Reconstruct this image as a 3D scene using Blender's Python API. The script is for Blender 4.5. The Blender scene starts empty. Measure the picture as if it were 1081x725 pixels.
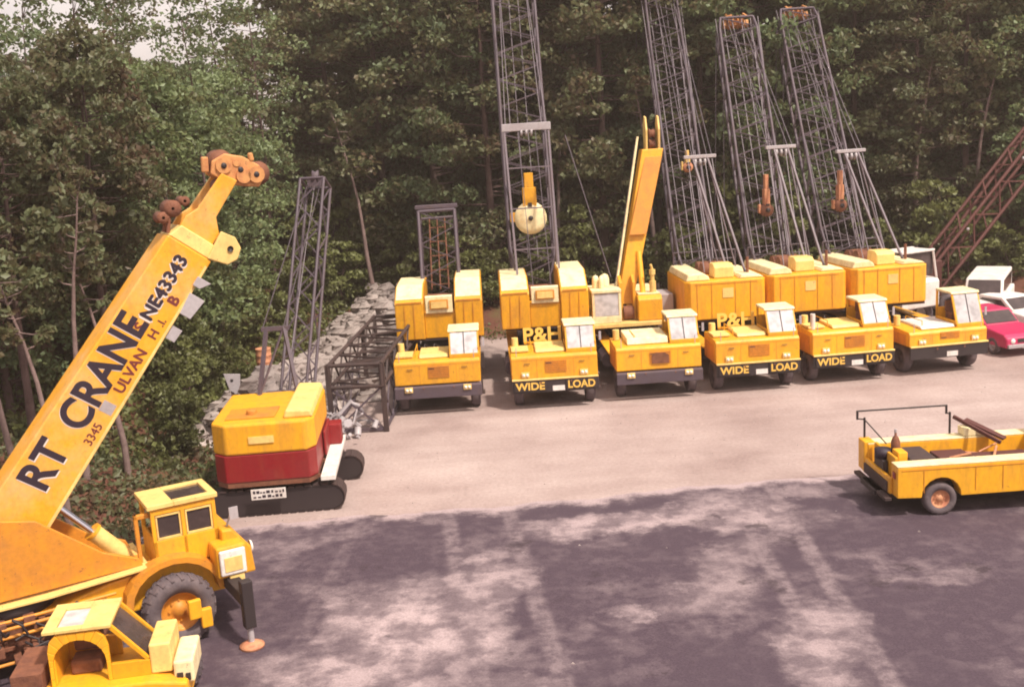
import bpy, math, random
from mathutils import Vector, Matrix, Euler, noise
D = bpy.data
sc = bpy.context.scene
COL = sc.collection
R = math.radians
rnd = random.Random(7)

# ------------------------------------------------------------------ materials
def mat(name, col, rough=0.55, metal=0.0, dirt=None, damt=0.5, dscale=1.2, detail_scale=14.0,
        bump=0.0, bscale=20.0, vary=0.0, chips=0.0, spec=0.5, coord='Object', streak=1.0):
    m = D.materials.new(name); m.use_nodes = True
    nt = m.node_tree; N = nt.nodes; L = nt.links
    b = N['Principled BSDF']
    b.inputs['Roughness'].default_value = rough
    b.inputs['Metallic'].default_value = metal
    b.inputs['Specular IOR Level'].default_value = spec
    b.inputs['Base Color'].default_value = (*col, 1)
    tc = N.new('ShaderNodeTexCoord'); oi = N.new('ShaderNodeObjectInfo')
    mp = N.new('ShaderNodeMapping'); mp.inputs['Scale'].default_value = (1, 1, streak)
    ad = N.new('ShaderNodeVectorMath'); ad.operation = 'ADD'
    sc1 = N.new('ShaderNodeMath'); sc1.operation = 'MULTIPLY'; sc1.inputs[1].default_value = 37.0
    L.new(oi.outputs['Random'], sc1.inputs[0])
    cb = N.new('ShaderNodeCombineXYZ'); L.new(sc1.outputs[0], cb.inputs[0]); L.new(sc1.outputs[0], cb.inputs[1])
    L.new(tc.outputs[coord], ad.inputs[0]); L.new(cb.outputs[0], ad.inputs[1])
    L.new(ad.outputs[0], mp.inputs[0])
    src = None
    if dirt is not None:
        n1 = N.new('ShaderNodeTexNoise'); n1.inputs['Scale'].default_value = dscale
        n1.inputs['Detail'].default_value = 8; n1.inputs['Roughness'].default_value = 0.65
        L.new(mp.outputs[0], n1.inputs['Vector'])
        cr = N.new('ShaderNodeValToRGB')
        cr.color_ramp.elements[0].position = 0.44; cr.color_ramp.elements[1].position = 0.72
        cr.color_ramp.elements[0].color = (0, 0, 0, 1); cr.color_ramp.elements[1].color = (1, 1, 1, 1)
        L.new(n1.outputs['Fac'], cr.inputs[0])
        ml = N.new('ShaderNodeMath'); ml.operation = 'MULTIPLY'; ml.inputs[1].default_value = damt
        L.new(cr.outputs[0], ml.inputs[0])
        mx = N.new('ShaderNodeMix'); mx.data_type = 'RGBA'
        mx.inputs[6].default_value = (*col, 1); mx.inputs[7].default_value = (*dirt, 1)
        L.new(ml.outputs[0], mx.inputs[0])
        n2 = N.new('ShaderNodeTexNoise'); n2.inputs['Scale'].default_value = detail_scale
        n2.inputs['Detail'].default_value = 4
        L.new(mp.outputs[0], n2.inputs['Vector'])
        hv = N.new('ShaderNodeHueSaturation')
        mr = N.new('ShaderNodeMapRange'); mr.inputs[3].default_value = 0.8; mr.inputs[4].default_value = 1.2
        L.new(n2.outputs['Fac'], mr.inputs[0]); L.new(mr.outputs[0], hv.inputs['Value'])
        csrc = mx.outputs[2]
        if chips > 0:
            n4 = N.new('ShaderNodeTexNoise'); n4.inputs['Scale'].default_value = 9; n4.inputs['Detail'].default_value = 9; n4.inputs['Roughness'].default_value = .8
            L.new(ad.outputs[0], n4.inputs['Vector'])
            r4 = N.new('ShaderNodeMapRange'); r4.inputs[1].default_value = .61; r4.inputs[2].default_value = .64; r4.inputs[4].default_value = chips
            L.new(n4.outputs['Fac'], r4.inputs[0])
            x4 = N.new('ShaderNodeMix'); x4.data_type = 'RGBA'; L.new(r4.outputs[0], x4.inputs[0]); L.new(csrc, x4.inputs[6]); x4.inputs[7].default_value = (0.16, 0.06, 0.035, 1)
            n5 = N.new('ShaderNodeTexNoise'); n5.inputs['Scale'].default_value = 5; n5.inputs['Detail'].default_value = 5
            m5 = N.new('ShaderNodeMapping'); m5.inputs['Scale'].default_value = (1, 1, .12); L.new(ad.outputs[0], m5.inputs[0]); L.new(m5.outputs[0], n5.inputs['Vector'])
            r5 = N.new('ShaderNodeMapRange'); r5.inputs[1].default_value = .50; r5.inputs[2].default_value = .70; r5.inputs[4].default_value = chips * .26
            L.new(n5.outputs['Fac'], r5.inputs[0])
            x5 = N.new('ShaderNodeMix'); x5.data_type = 'RGBA'; L.new(r5.outputs[0], x5.inputs[0]); L.new(x4.outputs[2], x5.inputs[6]); x5.inputs[7].default_value = (0.30, 0.13, 0.045, 1)
            csrc = x5.outputs[2]
        L.new(csrc, hv.inputs['Color'])
        L.new(hv.outputs[0], b.inputs['Base Color'])
        rr = N.new('ShaderNodeMapRange'); rr.inputs[3].default_value = rough; rr.inputs[4].default_value = min(1, rough + 0.3)
        L.new(ml.outputs[0], rr.inputs[0]); L.new(rr.outputs[0], b.inputs['Roughness'])
        src = hv
    if vary > 0:
        hs = N.new('ShaderNodeHueSaturation')
        m1 = N.new('ShaderNodeMapRange'); m1.inputs[3].default_value = 1 - vary; m1.inputs[4].default_value = 1 + vary
        L.new(oi.outputs['Random'], m1.inputs[0]); L.new(m1.outputs[0], hs.inputs['Value'])
        if src: L.new(src.outputs[0], hs.inputs['Color'])
        else: hs.inputs['Color'].default_value = (*col, 1)
        L.new(hs.outputs[0], b.inputs['Base Color'])
    if bump > 0:
        n3 = N.new('ShaderNodeTexNoise'); n3.inputs['Scale'].default_value = bscale; n3.inputs['Detail'].default_value = 6
        L.new(mp.outputs[0], n3.inputs['Vector'])
        bp = N.new('ShaderNodeBump'); bp.inputs['Strength'].default_value = bump; bp.inputs['Distance'].default_value = 0.03
        L.new(n3.outputs['Fac'], bp.inputs['Height']); L.new(bp.outputs[0], b.inputs['Normal'])
    return m

M = {}
M['yellow'] = mat('yellow_paint', (0.78, 0.37, 0.014), 0.42, chips=.8, dirt=(0.52, 0.22, 0.03), damt=0.6, dscale=1.9, vary=0.13, bump=0.08, bscale=6, streak=0.5)
M['yellow_pale'] = mat('faded_and_sunlit_yellow_paint', (0.80, 0.56, 0.19), 0.5, chips=.7, dirt=(0.6, 0.32, 0.10), damt=0.6, dscale=2.0, vary=0.06)  # faded yellow; engine cover tops also hold their sunlit tone here
M['yellow_boom'] = mat('weathered_yellow_boom', (0.76, 0.345, 0.016), 0.45, chips=.7, dirt=(0.62, 0.42, 0.22), damt=0.7, dscale=0.9)
M['orange'] = mat('orange_paint', (0.64, 0.25, 0.02), 0.5, chips=.8, dirt=(0.34, 0.13, 0.04), damt=0.6, dscale=1.8)
M['cream'] = mat('cream_paint_and_sunlit_tops', (0.84, 0.72, 0.44), 0.55, chips=.7, dirt=(0.62, 0.38, 0.14), damt=0.6, dscale=2.4, vary=0.05)  # cream paint; sunlit brightness of roofs and covers is in its colour
M['red'] = mat('dark_red_paint', (0.24, 0.010, 0.014), 0.4, chips=.5, dirt=(0.2, 0.03, 0.025), damt=0.5, dscale=1.5)
M['red_boom'] = mat('rusty_red_paint', (0.085, 0.022, 0.018), 0.65, dirt=(0.10, 0.03, 0.025), damt=0.8, dscale=2.5)
M['magenta'] = mat('magenta_car_paint', (0.50, 0.03, 0.11), 0.3, dirt=(0.42, 0.06, 0.12), damt=0.3)
M['white'] = mat('white_paint', (0.74, 0.69, 0.66), 0.5, chips=.5, dirt=(0.5, 0.42, 0.38), damt=0.6, dscale=2.0)
M['purple_grey'] = mat('mauve_grey_steel', (0.085, 0.062, 0.082), 0.55, dirt=(0.09, 0.055, 0.05), damt=0.6, dscale=2.0, vary=0.12)
M['steel_light'] = mat('pale_grey_steel', (0.40, 0.36, 0.38), 0.5, dirt=(0.26, 0.2, 0.2), damt=0.5)
M['steel_mauve'] = mat('light_mauve_steel', (0.17, 0.135, 0.16), 0.55, dirt=(0.16, 0.11, 0.12), damt=0.5)
M['chrome'] = mat('polished_rod_steel', (0.75, 0.72, 0.78), 0.18, metal=1.0)
M['knuckle'] = mat('rusty_yellow_casting', (0.58, 0.27, 0.09), 0.65, chips=.9, dirt=(0.34, 0.10, 0.05), damt=.9, dscale=5)
M['dark'] = mat('dark_underframe', (0.045, 0.026, 0.026), 0.7, dirt=(0.09, 0.05, 0.04), damt=0.6, dscale=3)
M['black'] = mat('black_steel', (0.028, 0.018, 0.02), 0.6)
M['cable'] = mat('wire_rope', (0.12, 0.095, 0.115), 0.5, metal=0.3)
M['rust'] = mat('rusty_iron', (0.20, 0.075, 0.04), 0.8, dirt=(0.10, 0.035, 0.025), damt=0.8, dscale=4, bump=0.4)
M['pinkrust'] = mat('pinkish_orange_weathered', (0.55, 0.25, 0.13), 0.7, dirt=(0.35, 0.10, 0.07), damt=0.9, dscale=5, bump=0.2)
M['tyre'] = mat('dusty_tyre_rubber', (0.10, 0.075, 0.085), 0.85, dirt=(0.20, 0.15, 0.15), damt=0.7, dscale=3, bump=0.3)
M['glass'] = mat('dark_window_glass', (0.05, 0.035, 0.035), 0.12, dirt=(0.13, 0.09, 0.09), damt=0.5, dscale=2)
M['glass_sky'] = mat('dusty_glass_with_painted_sky', (0.56, 0.53, 0.55), 0.08, dirt=(0.24, 0.22, 0.23), damt=0.9, dscale=3.5, vary=.12)  # pale sky reflection painted into the glass colour, with darker blotches
M['lens'] = mat('headlight_lens', (0.80, 0.74, 0.68), 0.15)
M['interior'] = mat('cab_interior', (0.20, 0.075, 0.035), 0.8, dirt=(0.08, 0.03, 0.02), damt=0.8, dscale=5)
M['ink'] = mat('black_lettering', (0.022, 0.010, 0.022), 0.6)
M['ink_white'] = mat('white_lettering', (0.72, 0.62, 0.58), 0.6)
M['ink_red'] = mat('red_lettering', (0.15, 0.022, 0.022), 0.6)
M['ink_yellow'] = mat('yellow_lettering', (0.78, 0.47, 0.09), 0.6)
M['rock'] = mat('pale_rubble_stone', (0.42, 0.35, 0.33), 0.9, dirt=(0.18, 0.13, 0.12), damt=0.8, dscale=1.0, detail_scale=5, bump=0.5, vary=0.2)
M['bark'] = mat('tree_bark', (0.105, 0.062, 0.058), 0.9, dirt=(0.05, 0.028, 0.026), damt=0.8, dscale=3, bump=0.6, bscale=14, vary=0.3)
M['bark_pale'] = mat('pale_tree_bark', (0.22, 0.15, 0.14), 0.9, dirt=(0.12, 0.07, 0.065), damt=0.8, dscale=3, bump=0.5, bscale=14)

def leaf_mat(name, c1, c2, c3):
    m = D.materials.new(name); m.use_nodes = True
    nt = m.node_tree; N = nt.nodes; L = nt.links
    for n in list(N):
        if n.type != 'OUTPUT_MATERIAL': N.remove(n)
    out = [n for n in N if n.type == 'OUTPUT_MATERIAL'][0]
    g = N.new('ShaderNodeNewGeometry')
    oi = N.new('ShaderNodeObjectInfo')
    tc = N.new('ShaderNodeTexCoord')
    nz = N.new('ShaderNodeTexNoise'); nz.inputs['Scale'].default_value = 0.55; nz.inputs['Detail'].default_value = 2
    ad = N.new('ShaderNodeVectorMath'); ad.operation = 'ADD'
    L.new(tc.outputs['Object'], ad.inputs[0]); L.new(oi.outputs['Location'], ad.inputs[1])
    L.new(ad.outputs[0], nz.inputs['Vector'])
    a = N.new('ShaderNodeMath'); a.operation = 'MULTIPLY'; a.inputs[1].default_value = 0.5
    L.new(g.outputs['Random Per Island'], a.inputs[0])
    b = N.new('ShaderNodeMath'); b.operation = 'MULTIPLY_ADD'; b.inputs[1].default_value = 1.3
    L.new(nz.outputs['Fac'], b.inputs[0]); L.new(a.outputs[0], b.inputs[2])
    c = N.new('ShaderNodeMath'); c.operation = 'SUBTRACT'; c.inputs[1].default_value = 0.42
    L.new(b.outputs[0], c.inputs[0])
    cr = N.new('ShaderNodeValToRGB')
    e = cr.color_ramp.elements
    e[0].position = 0.1; e[0].color = (*c1, 1); e[1].position = 0.9; e[1].color = (*c3, 1)
    k = e.new(0.5); k.color = (*c2, 1)
    L.new(c.outputs[0], cr.inputs[0])
    hs = N.new('ShaderNodeHueSaturation')
    mr = N.new('ShaderNodeMapRange'); mr.inputs[3].default_value = 0.85; mr.inputs[4].default_value = 1.4
    L.new(oi.outputs['Random'], mr.inputs[0]); L.new(mr.outputs[0], hs.inputs['Value'])
    L.new(cr.outputs[0], hs.inputs['Color'])
    df = N.new('ShaderNodeBsdfDiffuse'); tr = N.new('ShaderNodeBsdfTranslucent')
    gl = N.new('ShaderNodeBsdfGlossy'); gl.inputs['Roughness'].default_value = 0.5; gl.inputs['Color'].default_value = (0.5, 0.5, 0.5, 1)
    L.new(hs.outputs[0], df.inputs[0]); L.new(hs.outputs[0], tr.inputs[0])
    mx = N.new('ShaderNodeMixShader'); mx.inputs[0].default_value = 0.42
    L.new(df.outputs[0], mx.inputs[1]); L.new(tr.outputs[0], mx.inputs[2])
    m2 = N.new('ShaderNodeMixShader'); m2.inputs[0].default_value = 0.05
    L.new(mx.outputs[0], m2.inputs[1]); L.new(gl.outputs[0], m2.inputs[2])
    L.new(m2.outputs[0], out.inputs[0])
    return m
M['leaf'] = leaf_mat('foliage', (0.115, 0.088, 0.045), (0.13, 0.165, 0.068), (0.18, 0.24, 0.13))
M['leaf_bright'] = leaf_mat('bright_foliage', (0.13, 0.13, 0.05), (0.19, 0.24, 0.095), (0.26, 0.32, 0.18))
M['leaf_dark'] = leaf_mat('dark_foliage', (0.115, 0.068, 0.042), (0.13, 0.132, 0.060), (0.155, 0.19, 0.095))
M['leaf_bank'] = leaf_mat('bank_foliage', (0.08, 0.075, 0.03), (0.13, 0.14, 0.045), (0.20, 0.22, 0.08))

# ------------------------------------------------------------------ mesh builder
class MB:
    def __init__(s): s.v = []; s.f = []; s.sm = []
    def add(s, vs, fs, smooth=False):
        o = len(s.v); s.v += [tuple(v) for v in vs]
        for f in fs: s.f.append(tuple(i + o for i in f)); s.sm.append(smooth)
        return s
    def box(s, x0, x1, y0, y1, z0, z1):
        vs = [(x, y, z) for z in (z0, z1) for y in (y0, y1) for x in (x0, x1)]
        return s.add(vs, [(0, 2, 3, 1), (4, 5, 7, 6), (0, 1, 5, 4), (2, 6, 7, 3), (0, 4, 6, 2), (1, 3, 7, 5)])
    def hexa(s, b, t):      # 4 bottom pts, 4 top pts, ccw from above
        return s.add(list(b) + list(t), [(3, 2, 1, 0), (4, 5, 6, 7), (0, 1, 5, 4), (1, 2, 6, 5), (2, 3, 7, 6), (3, 0, 4, 7)])
    def prism(s, poly, axis, a, b):   # poly of 2D pts, extruded along axis from a to b
        def P(p, t):
            if axis == 'x': return (t, p[0], p[1])
            if axis == 'y': return (p[0], t, p[1])
            return (p[0], p[1], t)
        n = len(poly)
        return s.add([P(p, a) for p in poly] + [P(p, b) for p in poly],
                     [tuple(range(n - 1, -1, -1)), tuple(range(n, 2 * n))] + [(i, (i + 1) % n, n + (i + 1) % n, n + i) for i in range(n)])
    def tube(s, p, q, r, n=6, r2=None, caps=True):
        p = Vector(p); q = Vector(q); d = (q - p)
        if d.length < 1e-6: return s
        d.normalize(); a = d.orthogonal().normalized(); b = d.cross(a); r2 = r if r2 is None else r2
        vs = []
        for (c, rr) in ((p, r), (q, r2)):
            for i in range(n):
                t = 2 * math.pi * i / n; vs.append(c + (a * math.cos(t) + b * math.sin(t)) * rr)
        fs = [(i, (i + 1) % n, n + (i + 1) % n, n + i) for i in range(n)]
        s.add(vs, fs, n > 5)
        if caps: s.add(vs, [tuple(range(n - 1, -1, -1)), tuple(range(n, 2 * n))])
        return s
    def beam(s, p, q, w, h, up=(0, 0, 1)):
        p = Vector(p); q = Vector(q); d = (q - p).normalized(); u = Vector(up)
        sd = d.cross(u)
        if sd.length < 1e-4: sd = d.cross(Vector((0, 1, 0)))
        sd.normalize(); u = sd.cross(d)
        def c(o): return [o - sd * w / 2 - u * h / 2, o + sd * w / 2 - u * h / 2, o + sd * w / 2 + u * h / 2, o - sd * w / 2 + u * h / 2]
        return s.add(c(p) + c(q), [(0, 3, 2, 1), (4, 5, 6, 7), (0, 1, 5, 4), (1, 2, 6, 5), (2, 3, 7, 6), (3, 0, 4, 7)])
    def lathe(s, prof, c, ax, n=28):   # prof: (r, t) along axis ax from c
        c = Vector(c); ax = Vector(ax).normalized(); a = ax.orthogonal().normalized(); b = ax.cross(a)
        vs = []
        for (r, t) in prof:
            for i in range(n):
                th = 2 * math.pi * i / n; vs.append(c + ax * t + (a * math.cos(th) + b * math.sin(th)) * r)
        fs = []
        for j in range(len(prof) - 1):
            for i in range(n): fs.append((j * n + i, j * n + (i + 1) % n, (j + 1) * n + (i + 1) % n, (j + 1) * n + i))
        return s.add(vs, fs, True)
    def build(s, name, m, parent=None, bevel=0.0, loc=None, rot=None):
        me = D.meshes.new(name); me.from_pydata(s.v, [], s.f)
        for i, p in enumerate(me.polygons): p.use_smooth = s.sm[i]
        me.materials.append(M[m] if isinstance(m, str) else m)
        me.update()
        o = D.objects.new(name, me); COL.objects.link(o)
        if parent is not None: o.parent = parent
        if loc: o.location = loc
        if rot: o.rotation_euler = rot
        if bevel > 0:
            bm = o.modifiers.new('bevel', 'BEVEL'); bm.width = bevel; bm.segments = 2; bm.limit_method = 'ANGLE'; bm.angle_limit = R(40)
        return o

def tag(o, label=None, cat=None, group=None, kind=None):
    if label: o['label'] = label
    if cat: o['category'] = cat
    if group: o['group'] = group
    if kind: o['kind'] = kind
    return o
def empty(name, loc, rz=0, label=None, cat=None, group=None):
    o = D.objects.new(name, None); COL.objects.link(o); o.location = loc; o.rotation_euler = (0, 0, R(rz)); o.empty_display_size = 0.3
    return tag(o, label, cat, group)
def copy_tree(o, parent=None):
    c = o.copy(); COL.objects.link(c); c.parent = parent
    for ch in list(o.children): copy_tree(ch, c)
    return c
def text(s, size, m, parent, M4, name='lettering', ext=0.006, bold=0.0, align='LEFT', xs=1.0, heavy=0.0):
    cu = D.curves.new(name, 'FONT'); cu.body = s; cu.size = size; cu.extrude = ext; cu.offset = bold; cu.align_x = align
    t = D.objects.new(name, cu); COL.objects.link(t)
    bpy.context.view_layer.update()
    me = D.meshes.new_from_object(t.evaluated_get(bpy.context.evaluated_depsgraph_get()))
    D.objects.remove(t)
    if heavy > 0:
        vs0 = [v.co.copy() for v in me.vertices]; fs0 = [tuple(p.vertices) for p in me.polygons]; V = []; F = []
        for k, (dx, dy) in enumerate(((0, 0), (heavy, 0), (-heavy, 0), (0, heavy), (0, -heavy))):
            o_ = len(V); V += [(v.x + dx, v.y + dy, v.z + k * .0004) for v in vs0]; F += [tuple(i + o_ for i in f) for f in fs0]
        me = D.meshes.new(name); me.from_pydata(V, [], F)
    me.materials.clear(); me.materials.append(M[m])
    me.transform(M4 @ Matrix.Diagonal((xs, 1, 1, 1)))
    o = D.objects.new(name, me); COL.objects.link(o); o.parent = parent
    return o
def frame(o, x, y):   # matrix: text plane with origin o, x right, y up
    x = Vector(x).normalized(); y = Vector(y).normalized(); z = x.cross(y)
    m = Matrix((x, y, z)).transposed().to_4x4(); m.translation = Vector(o); return m

def wheel(parent, c, r, w, ax=(1, 0, 0), rim='yellow', name='wheel', out=1, lugs=0):
    """tyre mesh named wheel with rim child; ax = outward axle direction"""
    c = Vector(c); a = Vector(ax).normalized()
    b = MB(); t = w / 2
    b.lathe([(r * .56, -t * .8), (r * .8, -t), (r * .95, -t * .86), (r, -t * .45), (r, t * .45), (r * .95, t * .86), (r * .8, t), (r * .56, t * .8), (r * .54, 0)], c, a, 32)
    if lugs:
        u = a.orthogonal().normalized(); v = a.cross(u)
        for i in range(lugs):
            th = 2 * math.pi * i / lugs
            for sgn in (-1, 1):
                t2 = th + (0.5 * sgn) * math.pi / lugs
                d = u * math.cos(t2) + v * math.sin(t2); e = a.cross(d)
                b.beam(c + a * t * .92 * sgn + d * r * .93, c + d * r * 1.005 + e * .05 + a * t * .05 * sgn, r * .09, r * .07, up=d)
    o = b.build(name, 'tyre', parent)
    g = MB(); g.lathe([(0.001, t * .55), (r * .16, t * .55), (r * .2, t * .35), (r * .42, t * .2), (r * .5, t * .5), (r * .56, t * .78), (r * .585, t * .72)], c, a, 24)
    g.lathe([(0.001, -t * .5), (r * .5, -t * .5), (r * .585, -t * .72)], c, a, 24)
    u = a.orthogonal().normalized(); v = a.cross(u)
    for i in range(8):
        th = 2 * math.pi * i / 8; p = c + (u * math.cos(th) + v * math.sin(th)) * r * .3 + a * t * .2
        g.tube(p, p + a * .05, r * .03, 6)
    g.build('rim', rim, o)
    return o

def lattice(b, p, q, w0, w1, h0, h1, nseg, rc, rd, up=(0, 0, 1), lead=0.0):
    """4 chords with zigzag lacing from p to q; w across, h deep; start size w0/h0 grows to w1/h1 over lead metres"""
    p = Vector(p); q = Vector(q); L = (q - p).length; d = (q - p) / L; u = Vector(up)
    sd = d.cross(u).normalized(); u = sd.cross(d)
    def size(s):
        k = 1.0 if lead <= 0 else min(1, s / lead)
        k2 = 1.0 if lead <= 0 else min(1, max(0, (L - s)) / lead + .8)
        k = min(k, k2) if lead > 0 else k
        return w0 + (w1 - w0) * k, h0 + (h1 - h0) * k
    def c(s):
        w, h = size(s); o = p + d * s
        return [o - sd * w / 2 - u * h / 2, o + sd * w / 2 - u * h / 2, o + sd * w / 2 + u * h / 2, o - sd * w / 2 + u * h / 2]
    S = [c(L * i / nseg) for i in range(nseg + 1)]
    for i in range(nseg):
        for k in range(4):
            b.tube(S[i][k], S[i + 1][k], rc, 6, caps=False)
            a, e = (k, (k + 1) % 4) if i % 2 else ((k + 1) % 4, k)
            b.tube(S[i][a], S[i + 1][e], rd, 4, caps=False)
    for k in range(4):
        b.tube(S[0][k], S[0][(k + 1) % 4], rc, 6); b.tube(S[-1][k], S[-1][(k + 1) % 4], rc, 6)
    return b

# ------------------------------------------------------------------ ground
def xb(y):      # left limit of the lot
    pts = [(-30, -22), (16, -16), (22, -12.0), (26, -9.6), (30, -8.9), (38, -8.9), (44, -8.4), (50, -7.4), (56, -6.5), (80, -6)]
    for (a, xa), (c, xc) in zip(pts, pts[1:]):
        if a <= y <= c: return xa + (xc - xa) * (y - a) / (c - a)
    return -22 if y < -30 else -6
def sst(t): t = max(0, min(1, t)); return t * t * (3 - 2 * t)
def gh(x, y):
    h = 0.0
    s = xb(y) - x
    if s > 0: h += sst(s / 7) * 1.3 + 0.35 * sst(s / 3) * noise.noise((x * .35, y * .35, 3))
    if y > 50.5 - 0.05 * x:
        t = y - (50.5 - 0.05 * x); h += sst(t / 6) * 1.2 + sst((t - 18) / 40) * 11 * (1 if x > -8 else max(0.35, 1 + (x + 8) / 12))  # rise far behind is added to close off bright sky between trees
        h += 0.4 * sst(t / 5) * noise.noise((x * .3, y * .3, 9))
    return h
def lot(x, y):  # 1 inside gravel lot
    n = 0.9 * noise.noise((x * .4, y * .4, 1.5)) + 0.4 * noise.noise((x * 1.4, y * 1.4, 4.5))
    a = sst((x - xb(y) + n) / 1.2 + .3); c = sst(((51.5 - 0.05 * x) - y + n) / 1.5 + .2)
    return a * c
def axis_pts(lo, hi, step, far):
    p = [lo + i * step for i in range(int((hi - lo) / step) + 1)]
    e = [hi + k for k in (3, 8, 18, 40, 90, 200, far)]; s = [lo - k for k in (3, 8, 18, 40, 90, 200, far)]
    return s[::-1] + p + e
xs = axis_pts(-30, 40, 0.5, 500); ys = axis_pts(8, 90, 0.5, 500)
vs = [(x, y, gh(x, y)) for y in ys for x in xs]
nx = len(xs)
fs = [(j * nx + i, j * nx + i + 1, (j + 1) * nx + i + 1, (j + 1) * nx + i) for j in range(len(ys) - 1) for i in range(nx - 1)]
me = D.meshes.new('ground'); me.from_pydata(vs, [], fs)
at = me.attributes.new('lot', 'FLOAT', 'POINT')
for i, v in enumerate(vs): at.data[i].value = lot(v[0], v[1])
for p in me.polygons: p.use_smooth = True

def ground_mat():
    m = D.materials.new('gravel_and_forest_floor'); m.use_nodes = True
    nt = m.node_tree; N = nt.nodes; L = nt.links; b = N['Principled BSDF']; b.inputs['Roughness'].default_value = 0.95
    b.inputs['Specular IOR Level'].default_value = 0.15
    tc = N.new('ShaderNodeTexCoord')
    def nz(s, d=6, r=.6, st=None):
        n = N.new('ShaderNodeTexNoise'); n.inputs['Scale'].default_value = s; n.inputs['Detail'].default_value = d; n.inputs['Roughness'].default_value = r
        if st:
            mp = N.new('ShaderNodeMapping'); mp.inputs['Scale'].default_value = st; mp.inputs['Rotation'].default_value = (0, 0, R(8))
            L.new(tc.outputs['Object'], mp.inputs[0]); L.new(mp.outputs[0], n.inputs['Vector'])
        else: L.new(tc.outputs['Object'], n.inputs['Vector'])
        return n
    def ramp(src, stops):
        r = N.new('ShaderNodeValToRGB'); e = r.color_ramp.elements
        e[0].position, e[0].color = stops[0][0], (*stops[0][1], 1); e[1].position, e[1].color = stops[-1][0], (*stops[-1][1], 1)
        for p, c in stops[1:-1]: k = e.new(p); k.color = (*c, 1)
        L.new(src, r.inputs[0]); return r.outputs[0]
    def mix(f, a, c, mode='MIX'):
        x = N.new('ShaderNodeMix'); x.data_type = 'RGBA'; x.blend_type = mode
        for (i, v) in ((0, f), (6, a), (7, c)):
            if hasattr(v, 'is_linked') or hasattr(v, 'links'): L.new(v, x.inputs[i])
            else: x.inputs[i].default_value = v if i == 0 else (*v, 1)
        return x.outputs[2]
    g = ramp(nz(0.22, 8, .62).outputs['Fac'], [(0.3, (0.29, 0.212, 0.200)), (0.5, (0.385, 0.295, 0.278)), (0.72, (0.47, 0.375, 0.355))])
    st = ramp(nz(0.5, 5, .55, (0.35, 2.4, 1)).outputs['Fac'], [(0.36, (0.76, 0.72, 0.72)), (0.60, (1.06, 1.06, 1.06))])
    g = mix(0.3, g, st, 'MULTIPLY')
    fine = ramp(nz(9, 4, .7).outputs['Fac'], [(0.3, (0.80, 0.79, 0.79)), (0.7, (1.12, 1.12, 1.12))])
    g = mix(0.8, g, fine, 'MULTIPLY')
    f = ramp(nz(0.5, 8, .7).outputs['Fac'], [(0.3, (0.075, 0.028, 0.022)), (0.5, (0.135, 0.058, 0.040)), (0.68, (0.115, 0.10, 0.04)), (0.8, (0.19, 0.18, 0.07))])
    a = N.new('ShaderNodeAttribute'); a.attribute_name = 'lot'
    col = mix(a.outputs['Fac'], f, g)
    L.new(col, b.inputs['Base Color'])
    bp = N.new('ShaderNodeBump'); bp.inputs['Strength'].default_value = 0.5; bp.inputs['Distance'].default_value = 0.05
    L.new(nz(7, 8, .7).outputs['Fac'], bp.inputs['Height']); L.new(bp.outputs[0], b.inputs['Normal'])
    return m
me.materials.append(ground_mat())
go = D.objects.new('ground', me); COL.objects.link(go); tag(go, kind='structure')

# asphalt sheet in front
edge = [(-40, 25.5), (-16, 26.2), (-9.5, 26.5), (-7.1, 26.67), (-4.95, 26.93), (-2.49, 26.99), (1.22, 27.2), (3.76, 27.57), (6.33, 27.79), (8.59, 27.85), (13, 28.4), (20, 28.9), (60, 30)]
def ey(x):
    for (a, ya), (c, yc) in zip(edge, edge[1:]):
        if a <= x <= c: return ya + (yc - ya) * (x - a) / (c - a)
def asphalt():
    b = MB(); X = [-40, -30, -20] + [-16 + i * .25 for i in range(177)] + [35, 45, 60]
    rows = []
    for x in X:
        rows.append(ey(x) + 0.22 * noise.noise((x * .8, 0, 0)) + 0.12 * noise.noise((x * 3.1, 5, 0)) + .06 * noise.noise((x * 9, 2, 0)))
    v = []; n = len(X); offs = (90, 4, 1.6, .8, .35, 0)
    for o_ in offs:
        for x, y in zip(X, rows): v.append((x, y - o_, 0.004))
    return b.add(v, [(r * n + i, r * n + i + 1, (r + 1) * n + i + 1, (r + 1) * n + i) for r in range(len(offs) - 1) for i in range(n - 1)])
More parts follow.
